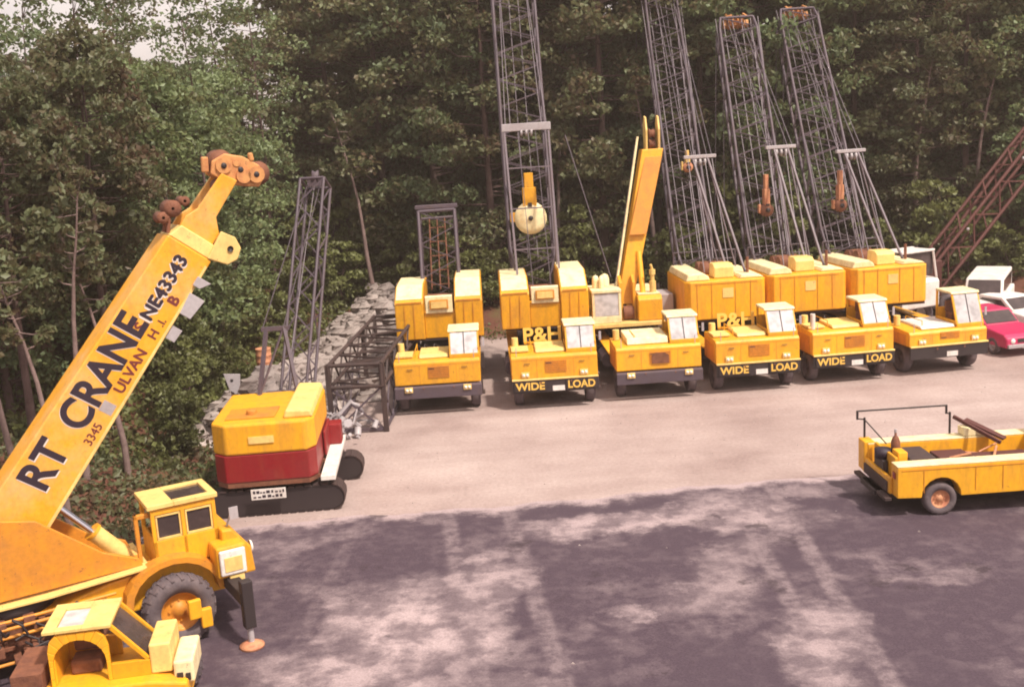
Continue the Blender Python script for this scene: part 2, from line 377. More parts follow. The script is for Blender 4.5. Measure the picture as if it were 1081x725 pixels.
def asphalt_mat():
    m = D.materials.new('dusty_asphalt'); m.use_nodes = True
    nt = m.node_tree; N = nt.nodes; L = nt.links; b = N['Principled BSDF']; b.inputs['Roughness'].default_value = 0.9
    b.inputs['Specular IOR Level'].default_value = 0.25
    tc = N.new('ShaderNodeTexCoord')
    def nz(s, d=6, r=.6, st=(1, 1, 1), rz=0, dist=0, off=(0, 0, 0)):
        n = N.new('ShaderNodeTexNoise'); n.inputs['Scale'].default_value = s; n.inputs['Detail'].default_value = d; n.inputs['Roughness'].default_value = r
        n.inputs['Distortion'].default_value = dist
        mp = N.new('ShaderNodeMapping'); mp.inputs['Scale'].default_value = st; mp.inputs['Rotation'].default_value = (0, 0, R(rz)); mp.inputs['Location'].default_value = off
        L.new(tc.outputs['Object'], mp.inputs[0]); L.new(mp.outputs[0], n.inputs['Vector']); return n.outputs['Fac']
    def math_(op, a, c=None, cl=False):
        x = N.new('ShaderNodeMath'); x.operation = op; x.use_clamp = cl
        for i, v in ((0, a), (1, c)):
            if v is None: continue
            if isinstance(v, (int, float)): x.inputs[i].default_value = v
            else: L.new(v, x.inputs[i])
        return x.outputs[0]
    def ramp(src, lo, hi):
        r = N.new('ShaderNodeMapRange'); r.interpolation_type = 'SMOOTHSTEP'; r.inputs[1].default_value = lo; r.inputs[2].default_value = hi
        L.new(src, r.inputs[0]); return r.outputs[0]
    sp = N.new('ShaderNodeSeparateXYZ'); L.new(tc.outputs['Object'], sp.inputs[0])
    warp = math_('MULTIPLY', math_('SUBTRACT', nz(0.45, 10, .68), 0.5), 3.6)
    warp2 = math_('MULTIPLY', math_('SUBTRACT', nz(0.5, 10, .68, off=(7, 3, 0)), 0.5), 3.6)
    def blob(cx, cy, rx, ry, rz=0):   # soft dust spill
        c, s = math.cos(R(rz)), math.sin(R(rz))
        dx = math_('ADD', math_('SUBTRACT', sp.outputs[0], cx), warp); dy = math_('ADD', math_('SUBTRACT', sp.outputs[1], cy), warp2)
        u = math_('ADD', math_('MULTIPLY', dx, c), math_('MULTIPLY', dy, s)); w = math_('SUBTRACT', math_('MULTIPLY', dy, c), math_('MULTIPLY', dx, s))
        u = math_('DIVIDE', u, rx); w = math_('DIVIDE', w, ry)
        d = math_('ADD', math_('MULTIPLY', u, u), math_('MULTIPLY', w, w))
        return math_('SUBTRACT', 1.0, ramp(d, 0.1, 1.5))
    dust = None
    for a in BLOBS:
        k = math_('MULTIPLY', blob(*a[:5]), a[5])
        dust = k if dust is None else math_('MAXIMUM', dust, k)
    patch = ramp(nz(1.1, 10, .66, dist=0.2), 0.40, 0.62)
    fine = ramp(nz(3.2, 6, .6), 0.3, 0.7)
    broad = ramp(nz(0.3, 6, .6, off=(2, 9, 0)), 0.42, 0.66)
    d = math_('MULTIPLY', dust, math_('ADD', math_('MULTIPLY', patch, 0.72), 0.30))
    d = math_('MAXIMUM', d, math_('MULTIPLY', math_('MULTIPLY', broad, patch), 0.30))
    # tyre streaks
    def streak(x0, slope, w, y0=22.0, k=.5):
        xx = math_('SUBTRACT', math_('SUBTRACT', sp.outputs[0], x0), math_('MULTIPLY', math_('SUBTRACT', sp.outputs[1], y0), slope))
        xx = math_('ABSOLUTE', math_('ADD', xx, math_('MULTIPLY', warp, 0.07)))
        return math_('MULTIPLY', math_('SUBTRACT', 1.0, ramp(xx, w * .3, w)), k)
    for a in STREAKS:
        d = math_('MAXIMUM', d, math_('MULTIPLY', streak(*a), math_('ADD', math_('MULTIPLY', fine, .6), .3)))
    ed = N.new('ShaderNodeAttribute'); ed.attribute_name = 'edge'
    ee = ramp(math_('ADD', ed.outputs['Fac'], math_('MULTIPLY', math_('SUBTRACT', nz(.9, 9, .75, off=(3, 3, 0)), .5), 1.5)), .45, .95)
    d = math_('MAXIMUM', d, math_('MULTIPLY', ee, .85))
    d = math_('ADD', d, math_('MULTIPLY', math_('SUBTRACT', fine, 0.5), 0.09), True)
    # lighter towards the worn edge with the gravel
    x = N.new('ShaderNodeMix'); x.data_type = 'RGBA'; L.new(d, x.inputs[0])
    x.inputs[6].default_value = (0.068, 0.046, 0.062, 1); x.inputs[7].default_value = (0.42, 0.325, 0.335, 1)
    # damp black stains
    st = ramp(nz(0.55, 7, .65, off=(4.5, 1.5, 0)), 0.60, 0.68)
    y = N.new('ShaderNodeMix'); y.data_type = 'RGBA'; L.new(math_('MULTIPLY', st, .75), y.inputs[0]); L.new(x.outputs[2], y.inputs[6]); y.inputs[7].default_value = (0.045, 0.030, 0.038, 1)
    f2 = ramp(nz(22, 3, .7), 0.3, 0.7); hv = N.new('ShaderNodeHueSaturation'); L.new(math_('ADD', math_('MULTIPLY', f2, .3), .85), hv.inputs['Value'])
    L.new(y.outputs[2], hv.inputs['Color']); L.new(hv.outputs[0], b.inputs['Base Color'])
    bp = N.new('ShaderNodeBump'); bp.inputs['Strength'].default_value = 0.35; bp.inputs['Distance'].default_value = 0.02
    L.new(nz(16, 8, .7), bp.inputs['Height']); L.new(bp.outputs[0], b.inputs['Normal'])
    return m
BLOBS = [(-2.4, 20.2, 1.7, 2.2, 20, .95), (-3.4, 18.4, 2.2, 1.3, 0, .8), (-0.9, 21.9, 1.1, 2.3, -10, .75), (2.4, 25.4, 3.0, 0.9, 12, .8),
         (5.4, 25.6, 1.3, 1.7, 30, .7), (4.2, 22.0, 0.9, 2.6, -28, .55), (5.3, 18.4, .8, 1.9, -20, .7), (2.1, 20.0, .7, .5, 0, .7), (-0.6, 17.4, 1.6, 0.9, 0, .6),
         (8.5, 21.0, 1.4, .5, 10, .35), (11, 19, 2.2, .7, 15, .35), (-5.4, 25.3, 1.8, .7, 8, .35), (7.6, 26.8, 2.4, .6, 4, .45)]
STREAKS = [(0.1, -0.10, .3, 22, .35), (-1.4, -0.12, .3, 22, .35), (5.3, 0.03, .3, 22, .42), (6.3, 0.05, .3, 22, .42), (-4.3, 0.05, .25, 24, .2)]
ao = asphalt().build('asphalt_apron', asphalt_mat()); tag(ao, kind='structure')
ea = ao.data.attributes.new('edge', 'FLOAT', 'POINT'); nn_ = len(ao.data.vertices) // 6
for i_ in range(len(ao.data.vertices)): ea.data[i_].value = (0, 0, .12, .35, .65, 1)[i_ // nn_]

# dark tyre-worn bands on the gravel are scattered stones and small clods
def stones():
    b = MB()
    for _ in range(900):
        x = rnd.uniform(-9, 26); y = rnd.uniform(17, 52); r = rnd.uniform(.012, .035)
        if y < 27 and rnd.random() < .9: continue
        z = 0.004 if y < 27.5 else 0
        vs = [(x + rnd.uniform(-r, r), y + rnd.uniform(-r, r), z + rnd.uniform(0, r * .9)) for _ in range(4)]
        vs = [(x - r, y, z), (x + r, y - r * .6, z), (x + r * .3, y + r, z), (x, y, z + r)]
        b.add(vs, [(0, 1, 3), (1, 2, 3), (2, 0, 3)])
    return b
tag(stones().build('gravel_stones', 'rock'), 'loose pale stones scattered over the gravel lot and asphalt', 'gravel', kind='stuff')

# ------------------------------------------------------------------ truck cranes
def cables(parent, lst, r=0.018):
    for (p, q) in lst:
        MB().tube(p, q, r, 4, caps=False).build('cable', 'cable', parent)

def carrier(t, bumper='dark', wide=False, letters=False, plain_bumper=False, style=0, deck=False):
    b = MB(); b.box(-1.0, 1.0, .5, 10.2, .72, 1.12); b.box(-1.35, 1.35, .9, 1.5, .6, .8); b.box(-1.4, 1.4, 2.6, 4.2, .85, 1.15)
    b.build('carrier_frame', 'dark', t)
    # front body
    b = MB()
    top = 1.92 if style != 2 else 1.62
    b.prism([(.0, 1.08), (.0, top - .08), (.08, top), (1.7, top + .06), (1.7, 1.08)], 'x', -1.5, 1.5)
    b.build('front_body', 'yellow', t, .03)
    sm_ = MB(); sm_.box(-1.5, 1.5, -.006, .002, top - .16, top - .145); sm_.box(-.62, -.605, -.006, .002, 1.12, top - .16); sm_.box(.66, .675, -.006, .002, 1.12, top - .16)
    sm_.build('panel_seam', 'orange', t)
    for sx_ in (-1.3, 1.3):
        MB().tube((sx_, .05, top + .0), (sx_, .05, top + .3), .014, 5).build('marker_rod', 'steel_light', t)
    for hx in (-.95, -.2, .95):
        MB().tube((hx - .1, -.03, top - .28), (hx + .1, -.03, top - .28), .012, 5).build('handle', 'black', t)
    MB().tube((-1.3, 1.3, top + .06), (-1.3, 1.3, top + .42), .12, 12).build('air_cleaner', 'yellow_pale', t)
    hz_ = MB(); hz_.tube((-.75, .5, top + .05), (-.75, .5, top + .3), .016, 5); hz_.tube((-.75, 1.7, top + .05), (-.75, 1.7, top + .3), .016, 5); hz_.tube((-.75, .5, top + .3), (-.75, 1.7, top + .3), .016, 5); hz_.build('grab_rail', 'yellow', t)
    for k_, hx in enumerate((-.9, -.6, -.25)):
        hs_ = MB(); p_ = Vector((hx, 1.7, top - .2))
        for q_ in ((hx + .1, 2.3, top + .15), (hx + .25, 3.0, top - .1), (hx + .5, 3.9, 1.4)): hs_.tube(p_, q_, .03, 6); p_ = Vector(q_)
        hs_.build('hose', 'black', t)
    stp = MB(); stp.box(1.5, 1.62, .3, .8, .55, .6); stp.box(1.5, 1.56, .32, .36, .55, 1.1); stp.box(1.5, 1.56, .74, .78, .55, 1.1); stp.build('step', 'dark', t)
    for s_x in (-.5, .55):
        MB().lathe([(.03, -.02), (.045, 0), (.03, .02)], (s_x, -.145, .98), (1, 0, 0), 10).build('tow_eye', 'rust', t)
    ml_ = MB(); ml_.box(-1.505, -1.49, .25, 1.6, 1.1, 1.75 if style != 2 else 1.5); ml_.build('side_door', 'orange', t)
    # raised engine cover left of the cab, sunlit tone painted into its pale colour
    if style == 0:
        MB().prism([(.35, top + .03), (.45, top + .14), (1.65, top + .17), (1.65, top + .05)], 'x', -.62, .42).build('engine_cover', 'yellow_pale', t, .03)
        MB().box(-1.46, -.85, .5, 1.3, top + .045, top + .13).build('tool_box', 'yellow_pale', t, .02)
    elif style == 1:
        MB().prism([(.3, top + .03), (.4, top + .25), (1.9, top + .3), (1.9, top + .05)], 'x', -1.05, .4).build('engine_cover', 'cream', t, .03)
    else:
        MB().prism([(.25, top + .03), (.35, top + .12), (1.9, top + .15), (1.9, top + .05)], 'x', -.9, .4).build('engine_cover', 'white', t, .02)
    # grille with slats
    g = MB(); g.box(-.32, .42, -.012, .01, 1.3, 1.72 if style != 2 else 1.55)
    for i in range(7 if style != 2 else 4): g.box(-.32, .42, -.03, -.014, 1.32 + i * .06, 1.345 + i * .06)
    g.build('grille', 'orange', t)
    if style == 1:
        MB().prism([(-.25, 1.3), (.35, 1.3), (.35, 1.58), (.2, 1.68), (-.1, 1.68), (-.25, 1.58)], 'y', -.05, -.034).build('access_opening', 'interior', t)
    # bumper
    if plain_bumper:
        MB().prism([(-.14, .62), (-.16, 1.02), (-.02, 1.06), (-.02, .62)], 'x', -1.52, 1.52).build('front_bumper', 'purple_grey', t, .02)
    else:
        MB().box(-1.5, 1.5, -.08, -.005, .62, 1.06).build('front_bumper', 'black', t, .015)
        MB().box(-1.5, 1.5, -.12, -.02, 1.065, 1.12).build('bumper_rail', 'yellow_pale', t, .01)
    for s in (-1, 1):
        zz = 1.25 if not plain_bumper else .95
        if style == 2: zz = 1.24
        yy = -.03 if not plain_bumper else -.17
        h = MB(); h.box(s * 1.02 - .14, s * 1.02 + .14, yy - .03, yy + .02, zz - .09, zz + .1)
        o = h.build('headlight', 'yellow_pale', t, .01)
        l = MB()
        for q in (-.062, .062): l.lathe([(.055, -.005), (.05, .02), (.001, .035)], (s * 1.02 + q, yy - .032, zz), (0, -1, 0), 12)
        l.build('lens', 'lens', o)
    if wide:
        def board(x0, w):
            o = MB().box(x0, x0 + w, -.135, -.09, .70, 1.04).build('sign_board', 'black', t)
            return o
        o = board(-1.42, 1.12); text('WIDE', .36, 'ink_yellow', o, frame((-1.38, -.14, .745), (1, 0, 0), (0, 0, 1)), bold=.010, xs=1.1)
        o = board(.38, 1.08); text('LOAD', .36, 'ink_yellow', o, frame((.42, -.14, .745), (1, 0, 0), (0, 0, 1)), bold=.010, xs=.98)
    MB().box(-.1, .32, -.10, -.085, .66, .84).build('number_plate', 'white', t)
    if letters:
        # letters standing on a rail behind the hood
        o = MB().box(-.95, .42, 1.78, 1.82, 2.0, 2.08).build('letter_rail', 'yellow', t)
        text('P&H', .74, 'ink_yellow', o, frame((-1.0, 1.8, 2.06), (1, 0, 0), (0, 0.1, 1)), ext=.012, bold=.018, xs=1.05)
    # cab on viewer's right
    z0 = top + .04; zr = 2.78
    x0, x1 = .45, 1.5
    c = MB()
    for (px, py) in ((x0, .2), (x1 - .07, .2)):
        c.hexa([(px, py, z0), (px + .07, py, z0), (px + .07, py + .09, z0), (px, py + .09, z0)],
               [(px, py + .42, zr), (px + .07, py + .42, zr), (px + .07, py + .5, zr), (px, py + .5, zr)])
        c.box(px, px + .07, 1.62, 1.7, z0, zr)
    c.box(x0, x1, .2, .28, z0 - .03, z0 + .1); c.box(x0, x0 + .05, .28, 1.7, z0, z0 + .18); c.box(x1 - .05, x1, .28, 1.7, z0, z0 + .3)
    c.box(x0, x1, 1.62, 1.69, z0 + .02, z0 + .5)
    c.build('cab', 'yellow', t, .015)
    MB().prism([(.56, zr), (.62, zr + .08), (1.65, zr + .1), (1.74, zr)], 'x', x0 - .03, x1 + .03).build('cab_roof', 'cream', t, .03)  # pale cream imitates the sunlit top
    wsh = MB(); e = .06
    wsh.hexa([(x0 + e, .23, z0 + .1), (x1 - e, .23, z0 + .1), (x1 - e, .26, z0 + .1), (x0 + e, .26, z0 + .1)],
             [(x0 + e, .60, zr - .02), (x1 - e, .60, zr - .02), (x1 - e, .63, zr - .02), (x0 + e, .63, zr - .02)])
    wsh.build('windshield', 'glass_sky', t)
    wf_ = MB(); wf_.hexa([((x0+x1)/2 - .015, .215, z0 + .1), ((x0+x1)/2 + .015, .215, z0 + .1), ((x0+x1)/2 + .015, .24, z0 + .1), ((x0+x1)/2 - .015, .24, z0 + .1)], [((x0+x1)/2 - .015, .585, zr - .02), ((x0+x1)/2 + .015, .585, zr - .02), ((x0+x1)/2 + .015, .61, zr - .02), ((x0+x1)/2 - .015, .61, zr - .02)]); wf_.build('windshield_bar', 'black', t)
    MB().tube(((x0 + x1) / 2 - .35, .30, z0 + .12), ((x0 + x1) / 2 - .15, .48, z0 + .5), .01, 4).build('wiper', 'black', t)
    MB().tube(((x0 + x1) / 2, .34, z0 + .12), ((x0 + x1) / 2 + .25, .52, z0 + .5), .008, 4).build('wiper', 'black', t)
    i = MB(); i.box(x0 + .25, x1 - .25, 1.0, 1.45, z0, z0 + .35); i.box(x0 + .25, x1 - .25, 1.4, 1.52, z0 + .35, z0 + .75); i.build('seat', 'interior', t, .03)
    m = MB(); m.tube((x1 + .03, .45, z0 + .45), (x1 + .16, .38, z0 + .45), .012, 5); m.box(x1 + .12, x1 + .2, .36, .39, z0 + .3, z0 + .6); m.build('mirror', 'steel_light', t)
    # side steps / fuel tank
    MB().tube((-1.42, 2.7, .95), (-1.42, 4.0, .95), .27, 14).build('fuel_tank', 'purple_grey', t)
    b = MB(); b.box(-1.5, -1.05, 1.9, 9.6, 1.3, 1.36); b.box(1.05, 1.5, 1.9, 9.6, 1.3, 1.36); b.build('fender_deck', 'yellow', t, .01)
    for y in (.95, 7.3, 8.6):
        for s in (-1, 1): wheel(t, (s * 1.27, y, .53), .53, .34, (s, 0, 0), rim='purple_grey')
    for s in (-1, 1):
        b = MB(); b.box(s * 1.5 - .12, s * 1.5 + .12, 4.6, 4.9, .55, 1.15); b.build('outrigger', 'dark', t, .01)

def boom_pts(local_foot, e, h, L):
    e = R(e); h = R(h); d = Vector((math.sin(h) * math.cos(e), math.cos(h) * math.cos(e), math.sin(e)))
    f = Vector(local_foot); return f, f + d * L, d

def house_sides(t, style, k=1.0, off=0.0):
    old = set(t.children)
    house_parts(t, style)
    for o in t.children:
        if o not in old and o.name.split('.')[0] != 'turntable': o.scale.z = k; o.location.z = off + 1.9 * (1 - k)

def house_parts(t, style):
    MB().lathe([(.001, 0), (.85, 0), (.85, .5), (.001, .5)], (0, 5.9, 1.3), (0, 0, 1), 24).build('turntable', 'black', t)
    MB().box(-1.55, 1.55, 4.45, 8.2, 1.8, 1.94).build('turntable_deck', 'dark', t)
    if style == 0:   # segmented with two side housings and a recessed centre
        for (x0, x1, zk) in ((-1.68, -.58, 4.12), (.62, 1.68, 4.3)):
            b = MB(); b.prism([(4.3, 1.9), (4.25, 3.5), (4.35, 3.62), (5.5, zk), (8.0, zk), (8.0, 1.9)], 'x', x0, x1)
            o = b.build('side_housing', 'yellow', t, .035)
            s = MB()
            for q in (.33, .66):
                xx = x0 + (x1 - x0) * q; s.box(xx - .01, xx + .01, 4.235, 4.252, 1.98, 3.45)
            s.box(x0 + .06, x1 - .06, 4.225, 4.25, 3.52, 3.58); s.build('seam', 'orange', o)
            # roof cap in cream, sunlit brightness put into the colour
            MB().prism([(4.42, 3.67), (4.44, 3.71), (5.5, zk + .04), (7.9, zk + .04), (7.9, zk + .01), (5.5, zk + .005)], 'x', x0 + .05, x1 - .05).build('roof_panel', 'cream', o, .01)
        MB().prism([(4.42, 1.9), (4.38, 2.95), (4.6, 3.0), (6.0, 3.0), (6.0, 1.9)], 'x', -.575, .615).build('counterweight', 'yellow', t, .03)
        g = MB(); g.prism([(4.30, 3.02), (4.28, 3.75), (4.42, 3.8), (4.46, 3.02)], 'x', -.5, .54)
        g.build('rear_panel', 'cream', t, .02)
        g = MB(); g.box(-.34, .38, 4.22, 4.275, 3.2, 3.62); o = g.build('panel_frame', 'orange', t, .01)
        MB().box(-.28, .32, 4.20, 4.222, 3.26, 3.56).build('panel_cover', 'yellow_pale', o)
        d = MB(); d.tube((-.5, 5.4, 3.3), (.54, 5.4, 3.3), .32, 16); d.tube((-.5, 6.3, 3.2), (.54, 6.3, 3.2), .36, 16); d.build('winch_drum', 'rust', t)
    else:
        b = MB(); b.prism([(-1.5, 8.1), (-1.56, 4.55), (-1.38, 4.28), (1.45, 4.28), (1.6, 4.45), (1.6, 8.1)], 'z', 1.92, 3.42)
        # cut centre slot visually: engine well on the top
        o = b.build('house', 'yellow', t, .04)
        s = MB()
        for xx in (-1.12, -.55, .38, .98): s.box(xx - .012, xx + .012, 4.262, 4.279, 2.0, 3.38)
        s.box(-1.2, 1.25, 4.266, 4.279, 3.30, 3.335)
        s.build('seam', 'orange', o)
        MB().box(-.12, .3, 4.258, 4.279, 2.75, 3.12).build('name_plate', 'yellow_pale', o)
        # sloped roof along the left, cream imitating its sunlit top
        MB().prism([(-1.50, 3.43), (-1.4, 3.68), (-.8, 3.72), (-.6, 3.58), (-.55, 3.43)], 'y', 4.5, 7.85).build('roof_housing', 'cream', o, .04)
        MB().prism([(.62, 3.43), (.7, 3.56), (1.45, 3.52), (1.58, 3.43)], 'y', 4.5, 7.85).build('roof_housing', 'cream', o, .03)
        MB().prism([(4.9, 3.43), (4.9, 3.85), (5.1, 3.98), (5.7, 3.98), (5.8, 3.43)], 'x', -.28, .5).build('engine_cover', 'yellow_pale', t, .04)
        d = MB(); d.tube((-.45, 6.4, 3.6), (.6, 6.4, 3.6), .3, 16); d.tube((-.45, 7.2, 3.55), (.6, 7.2, 3.55), .3, 16); d.build('winch_drum', 'rust', t)
        p = MB(); p.tube((1.15, 5.3, 3.5), (1.15, 5.3, 4.15), .06, 8); p.build('exhaust_pipe', 'rust', t)
        r = MB()
        for (xa, ya) in ((-1.3, 7.7), (0.0, 7.7), (1.3, 7.7)): r.tube((xa, ya, 3.4), (xa, ya, 4.2), .035, 6)
        r.tube((-1.3, 7.7, 4.2), (1.3, 7.7, 4.2), .035, 6); r.tube((-1.3, 7.7, 3.85), (1.3, 7.7, 3.85), .03, 6); r.build('handrail', 'purple_grey', t)

def gantry(t, e, h, L, w, w0=1.1, base=(0, 5.3, 3.5), bar=.14, top=.45, rungs=0):
    f, q, d = boom_pts(base, e, h, L); sd = Vector((1, 0, 0))
    b = MB()
    for s in (-1, 1):
        b.beam(f + sd * s * w0 / 2, q + sd * s * w * top / 2, .075, .075)
        b.beam(f + sd * s * w0 / 2 + Vector((0, 1.5, .1)), q + sd * s * w * top / 2, .045, .045)
    for k in range(1, rungs + 1):
        c = f + (q - f) * k / (rungs + 1); ww = w0 + (w * top - w0) * k / (rungs + 1)
        b.beam(c - sd * ww / 2, c + sd * ww / 2, .05, .05)
    o = b.build('gantry', 'steel_mauve', t)
    MB().beam(q - sd * w / 2, q + sd * w / 2, .2, bar).build('gantry_bar', 'steel_light', o, .02)
    sh = MB()
    for xx in (-.2, 0, .2): sh.lathe([(.05, -.04), (.17, -.04), (.13, 0), (.17, .04), (.05, .04)], q + Vector((xx, 0, -.22)), (1, 0, 0), 14)
    sh.tube(q + Vector((-.24, 0, -.22)), q + Vector((.24, 0, -.22)), .03, 6)
    sh.build('sheave', 'steel_light', o)
    return q

def lattice_boom(t, foot, e, h, L, w=1.25, dpt=1.1, tip=True, tipmat='knuckle', rc=.065):
    f, q, d = boom_pts(foot, e, h, L)
    b = MB(); lattice(b, f, q, .75, w, .4, dpt, int(L / .62), rc, .034, up=(0, 0, 1), lead=2.2)
    o = b.build('boom', 'purple_grey', t)
    sd = d.cross(Vector((0, 0, 1))).normalized(); u = sd.cross(d)
    if tip:
        hd = MB()
        for a in (-1, -.35, .35, 1):
            c = q + sd * a * .32; hd.lathe([(.06, -.04), (.34, -.04), (.28, 0), (.34, .04), (.06, .04)], c + d * .1, sd, 18)
        hd.beam(q - sd * .6, q + sd * .6, .22, .3, up=d); hd.beam(q - sd * .5 + d * .35, q - sd * .1 + d * .45, .12, .25)
        hd.beam(q + u * .5 - sd * .45, q + u * .1 + d * .5 - sd * .4, .1, .1); hd.beam(q + u * .5 + sd * .45, q + u * .1 + d * .5 + sd * .4, .1, .1)
        hd.build('boom_head', tipmat, o, .01)
    return f, q, d, sd, u

CR = 'truck cranes parked side by side across the gravel'
def crane_label(i):
    return ['yellow truck crane with short boom stub, leftmost of the row, dark bumper',
            'yellow truck crane with tall near-vertical lattice boom and round beige hook block',
            'yellow truck crane with solid telescopic boom and no rear house panels',
            'yellow truck crane with lattice boom just right of the telescopic one, WIDE LOAD bumper',
            'yellow truck crane, second from right in the row, white post beside its hood',
            'low flat-fronted yellow truck crane at the right end beside the magenta car'][i]
spots = [(-2.66, 37.1, 1.0), (1.42, 36.9, 1.0), (5.1, 37.3, 2.0), (8.62, 37.5, 3.0), (12.15, 38.0, 5.5), (15.75, 38.5, 8.0)]
world_pts = {}
def place(i):
    x, y, h = spots[i]
    return empty('truck_crane', (x, y, 0), h, crane_label(i), 'crane', CR)

def hook_block(loc, rz, label, r=.55, m='cream', m2='yellow', tall=.9, rope=0.0, lean=0):
    t = empty('hook_block', loc, rz, label, 'hook block')
    b = MB(); b.lathe([(.001, -.2), (r * .7, -.2), (r, -.12), (r, .12), (r * .7, .2), (.001, .2)], (0, 0, 0), (0, 1, 0), 20)
    for a in range(6): 
        th = a * math.pi / 3 + .3; b.lathe([(.001, -.24), (.07, -.24), (.09, -.2)], (math.cos(th) * r * .62, 0, math.sin(th) * r * .62), (0, -1, 0), 8)
    b.build('sheave_housing', m, t)
    b = MB(); b.box(-r * .42, r * .42, -.17, .17, r * .55, r + tall * .5); b.box(-r * .28, r * .28, -.13, .13, r + tall * .5, r + tall); b.box(-r * 1.25, -r * .9, -.1, .1, -.12, .25)
    b.build('cheek_plate', m2, t, .02)
    k = MB(); k.lathe([(.001, .23), (.1, .23), (.1, .26), (.001, .26)], (0, -.0, 0.0), (0, -1, 0), 12); k.box(-.08, .08, -.22, -.19, r * .7, r * .95); k.build('pin', 'black', t)
    # hook
    p = [Vector((0, 0, -r)), Vector((0, 0, -r - .18)), Vector((.12, 0, -r - .3)), Vector((.1, 0, -r - .45)), Vector((-.05, 0, -r - .5)), Vector((-.15, 0, -r - .38))]
    k = MB()
    for a, c in zip(p, p[1:]): k.tube(a, c, .05, 8)
    k.build('hook', 'black', t)
    return t

def W(t, p):  # local to world for a thing placed by location + rz
    return Matrix.Translation(t.location) @ Matrix.Rotation(t.rotation_euler.z, 4, 'Z') @ Vector(p)

# crane 1: boom stub only
t = place(0); carrier(t, plain_bumper=True); house_sides(t, 0, .88, 0)
b = MB()
f0 = Vector((.05, 7.0, 2.4)); f1 = Vector((.0, 8.8, 6.35))
lattice(b, f0, f1, 1.45, 1.5, .9, .9, 6, .075, .03, up=(0, 1, 0))
o = b.build('boom_stub', 'purple_grey', t)
MB().beam(f1 + Vector((-.88, -.25, .35)), f1 + Vector((.88, -.25, .35)), .35, .16).build('end_bar', 'purple_grey', o, .02)
b = MB()
for s in (-.35, 0, .35):
    b.tube((s, 7.2, 3.4), (s * .9, 8.5, 6.2), .03, 5)
for k in range(5): b.tube((-.35, 7.3 + k * .27, 3.6 + k * .56), (.35, 7.3 + k * .27, 3.6 + k * .56), .025, 5)
b.build('ladder', 'rust', t)

# crane 2
t = place(1); carrier(t, wide=True, letters=True); house_sides(t, 0, .84, .22)
f, q, d, sd, u = lattice_boom(t, (-.22, 7.0, 2.4), 66, -.3, 15.5, w=1.8, dpt=1.3)
g = gantry(t, 76, -4.3, 6.5, 1.95, 1.65, base=(-.1, 5.6, 3.4), bar=.3, top=.9, rungs=3)
cables(t, [(g + sd * s * k, q + sd * s * .55) for s in (-1, 1) for k in (.82, .62)] + [((s, 5.5, 3.4), g + Vector((s, 0, 0))) for s in (-.35, .35)] +
       [(f + d * 2 + sd * s + u * .6, q + sd * s + u * .4) for s in (-.2, .2)])
hb = W(t, (f + d * 3.6 + u * .95)); hook_block(hb, 1, 'round beige hook block with yellow top hanging against the tall central boom', r=.66, tall=1.15)

# cranes 4, 5, 6
def crane_lattice(i, style, bfoot, e, h, L, w, ge, gh_, gL, gw, **kw):   # boom and gantry elevation / heading / length
    t = place(i); carrier(t, style=style, **kw); house_sides(t, 1)
    f, q, d, sd, u = lattice_boom(t, bfoot, e, h, L, w=w)
    g = gantry(t, ge, gh_, gL, gw, .7, base=(.75, 5.4, 3.5))
    cables(t, [(g + sd * s, q + sd * s * .8 + u * .3) for s in (-.5, -.3, .3, .5)] +
           [(f + d * 1.5 + sd * s + u * .6, q + sd * s * 1.4 + u * .45) for s in (-.7, -.45, -.15, .15, .45, .7)] +
           [((s, 5.6, 3.6), g + Vector((s, 0, 0))) for s in (-.5, -.2, .2, .5)] +
           [(q + sd * s, q + sd * s + Vector((s * .5, -.6, -L * .62))) for s in (-.9, -.6, .7)])
    return t, f, q, d, sd, u, g
t, f, q, d, sd, u, g = crane_lattice(3, 0, (-.45, 6.9, 2.4), 50, 5, 20, 1.5, 60, -17, 5.3, 1.35, wide=True, letters=True)
hook_block(W(t, f + d * 6.0 + u * .95 + sd * .1), 3, 'small yellow and cream hook block high on the boom next to the telescopic boom', r=.22, m='pinkrust', m2='yellow_pale', tall=.5)
t, f, q, d, sd, u, g = crane_lattice(4, 0, (-.5, 6.9, 2.4), 54, 8.5, 14.2, 1.7, 60, -9, 5.5, 1.3, wide=True)
MB().tube((-1.28, .55, 1.95), (-1.28, .55, 2.5), .09, 10).build('white_post', 'white', t)
hook_block(W(t, f + d * 3.4 + u * .9), 5, 'tall yellow hook block low on the boom of the second crane from the right', r=.28, m='rust', m2='pinkrust', tall=1.2)
t, f, q, d, sd, u, g = crane_lattice(5, 2, (-.5, 6.9, 2.4), 52, 10, 15.0, 1.75, 58, -13, 5.2, 1.3)
hook_block(W(t, f + d * 3.4 + u * .9), 8, 'tall rusty yellow hook block low on the rightmost lattice boom', r=.28, m='rust', m2='pinkrust', tall=1.2)

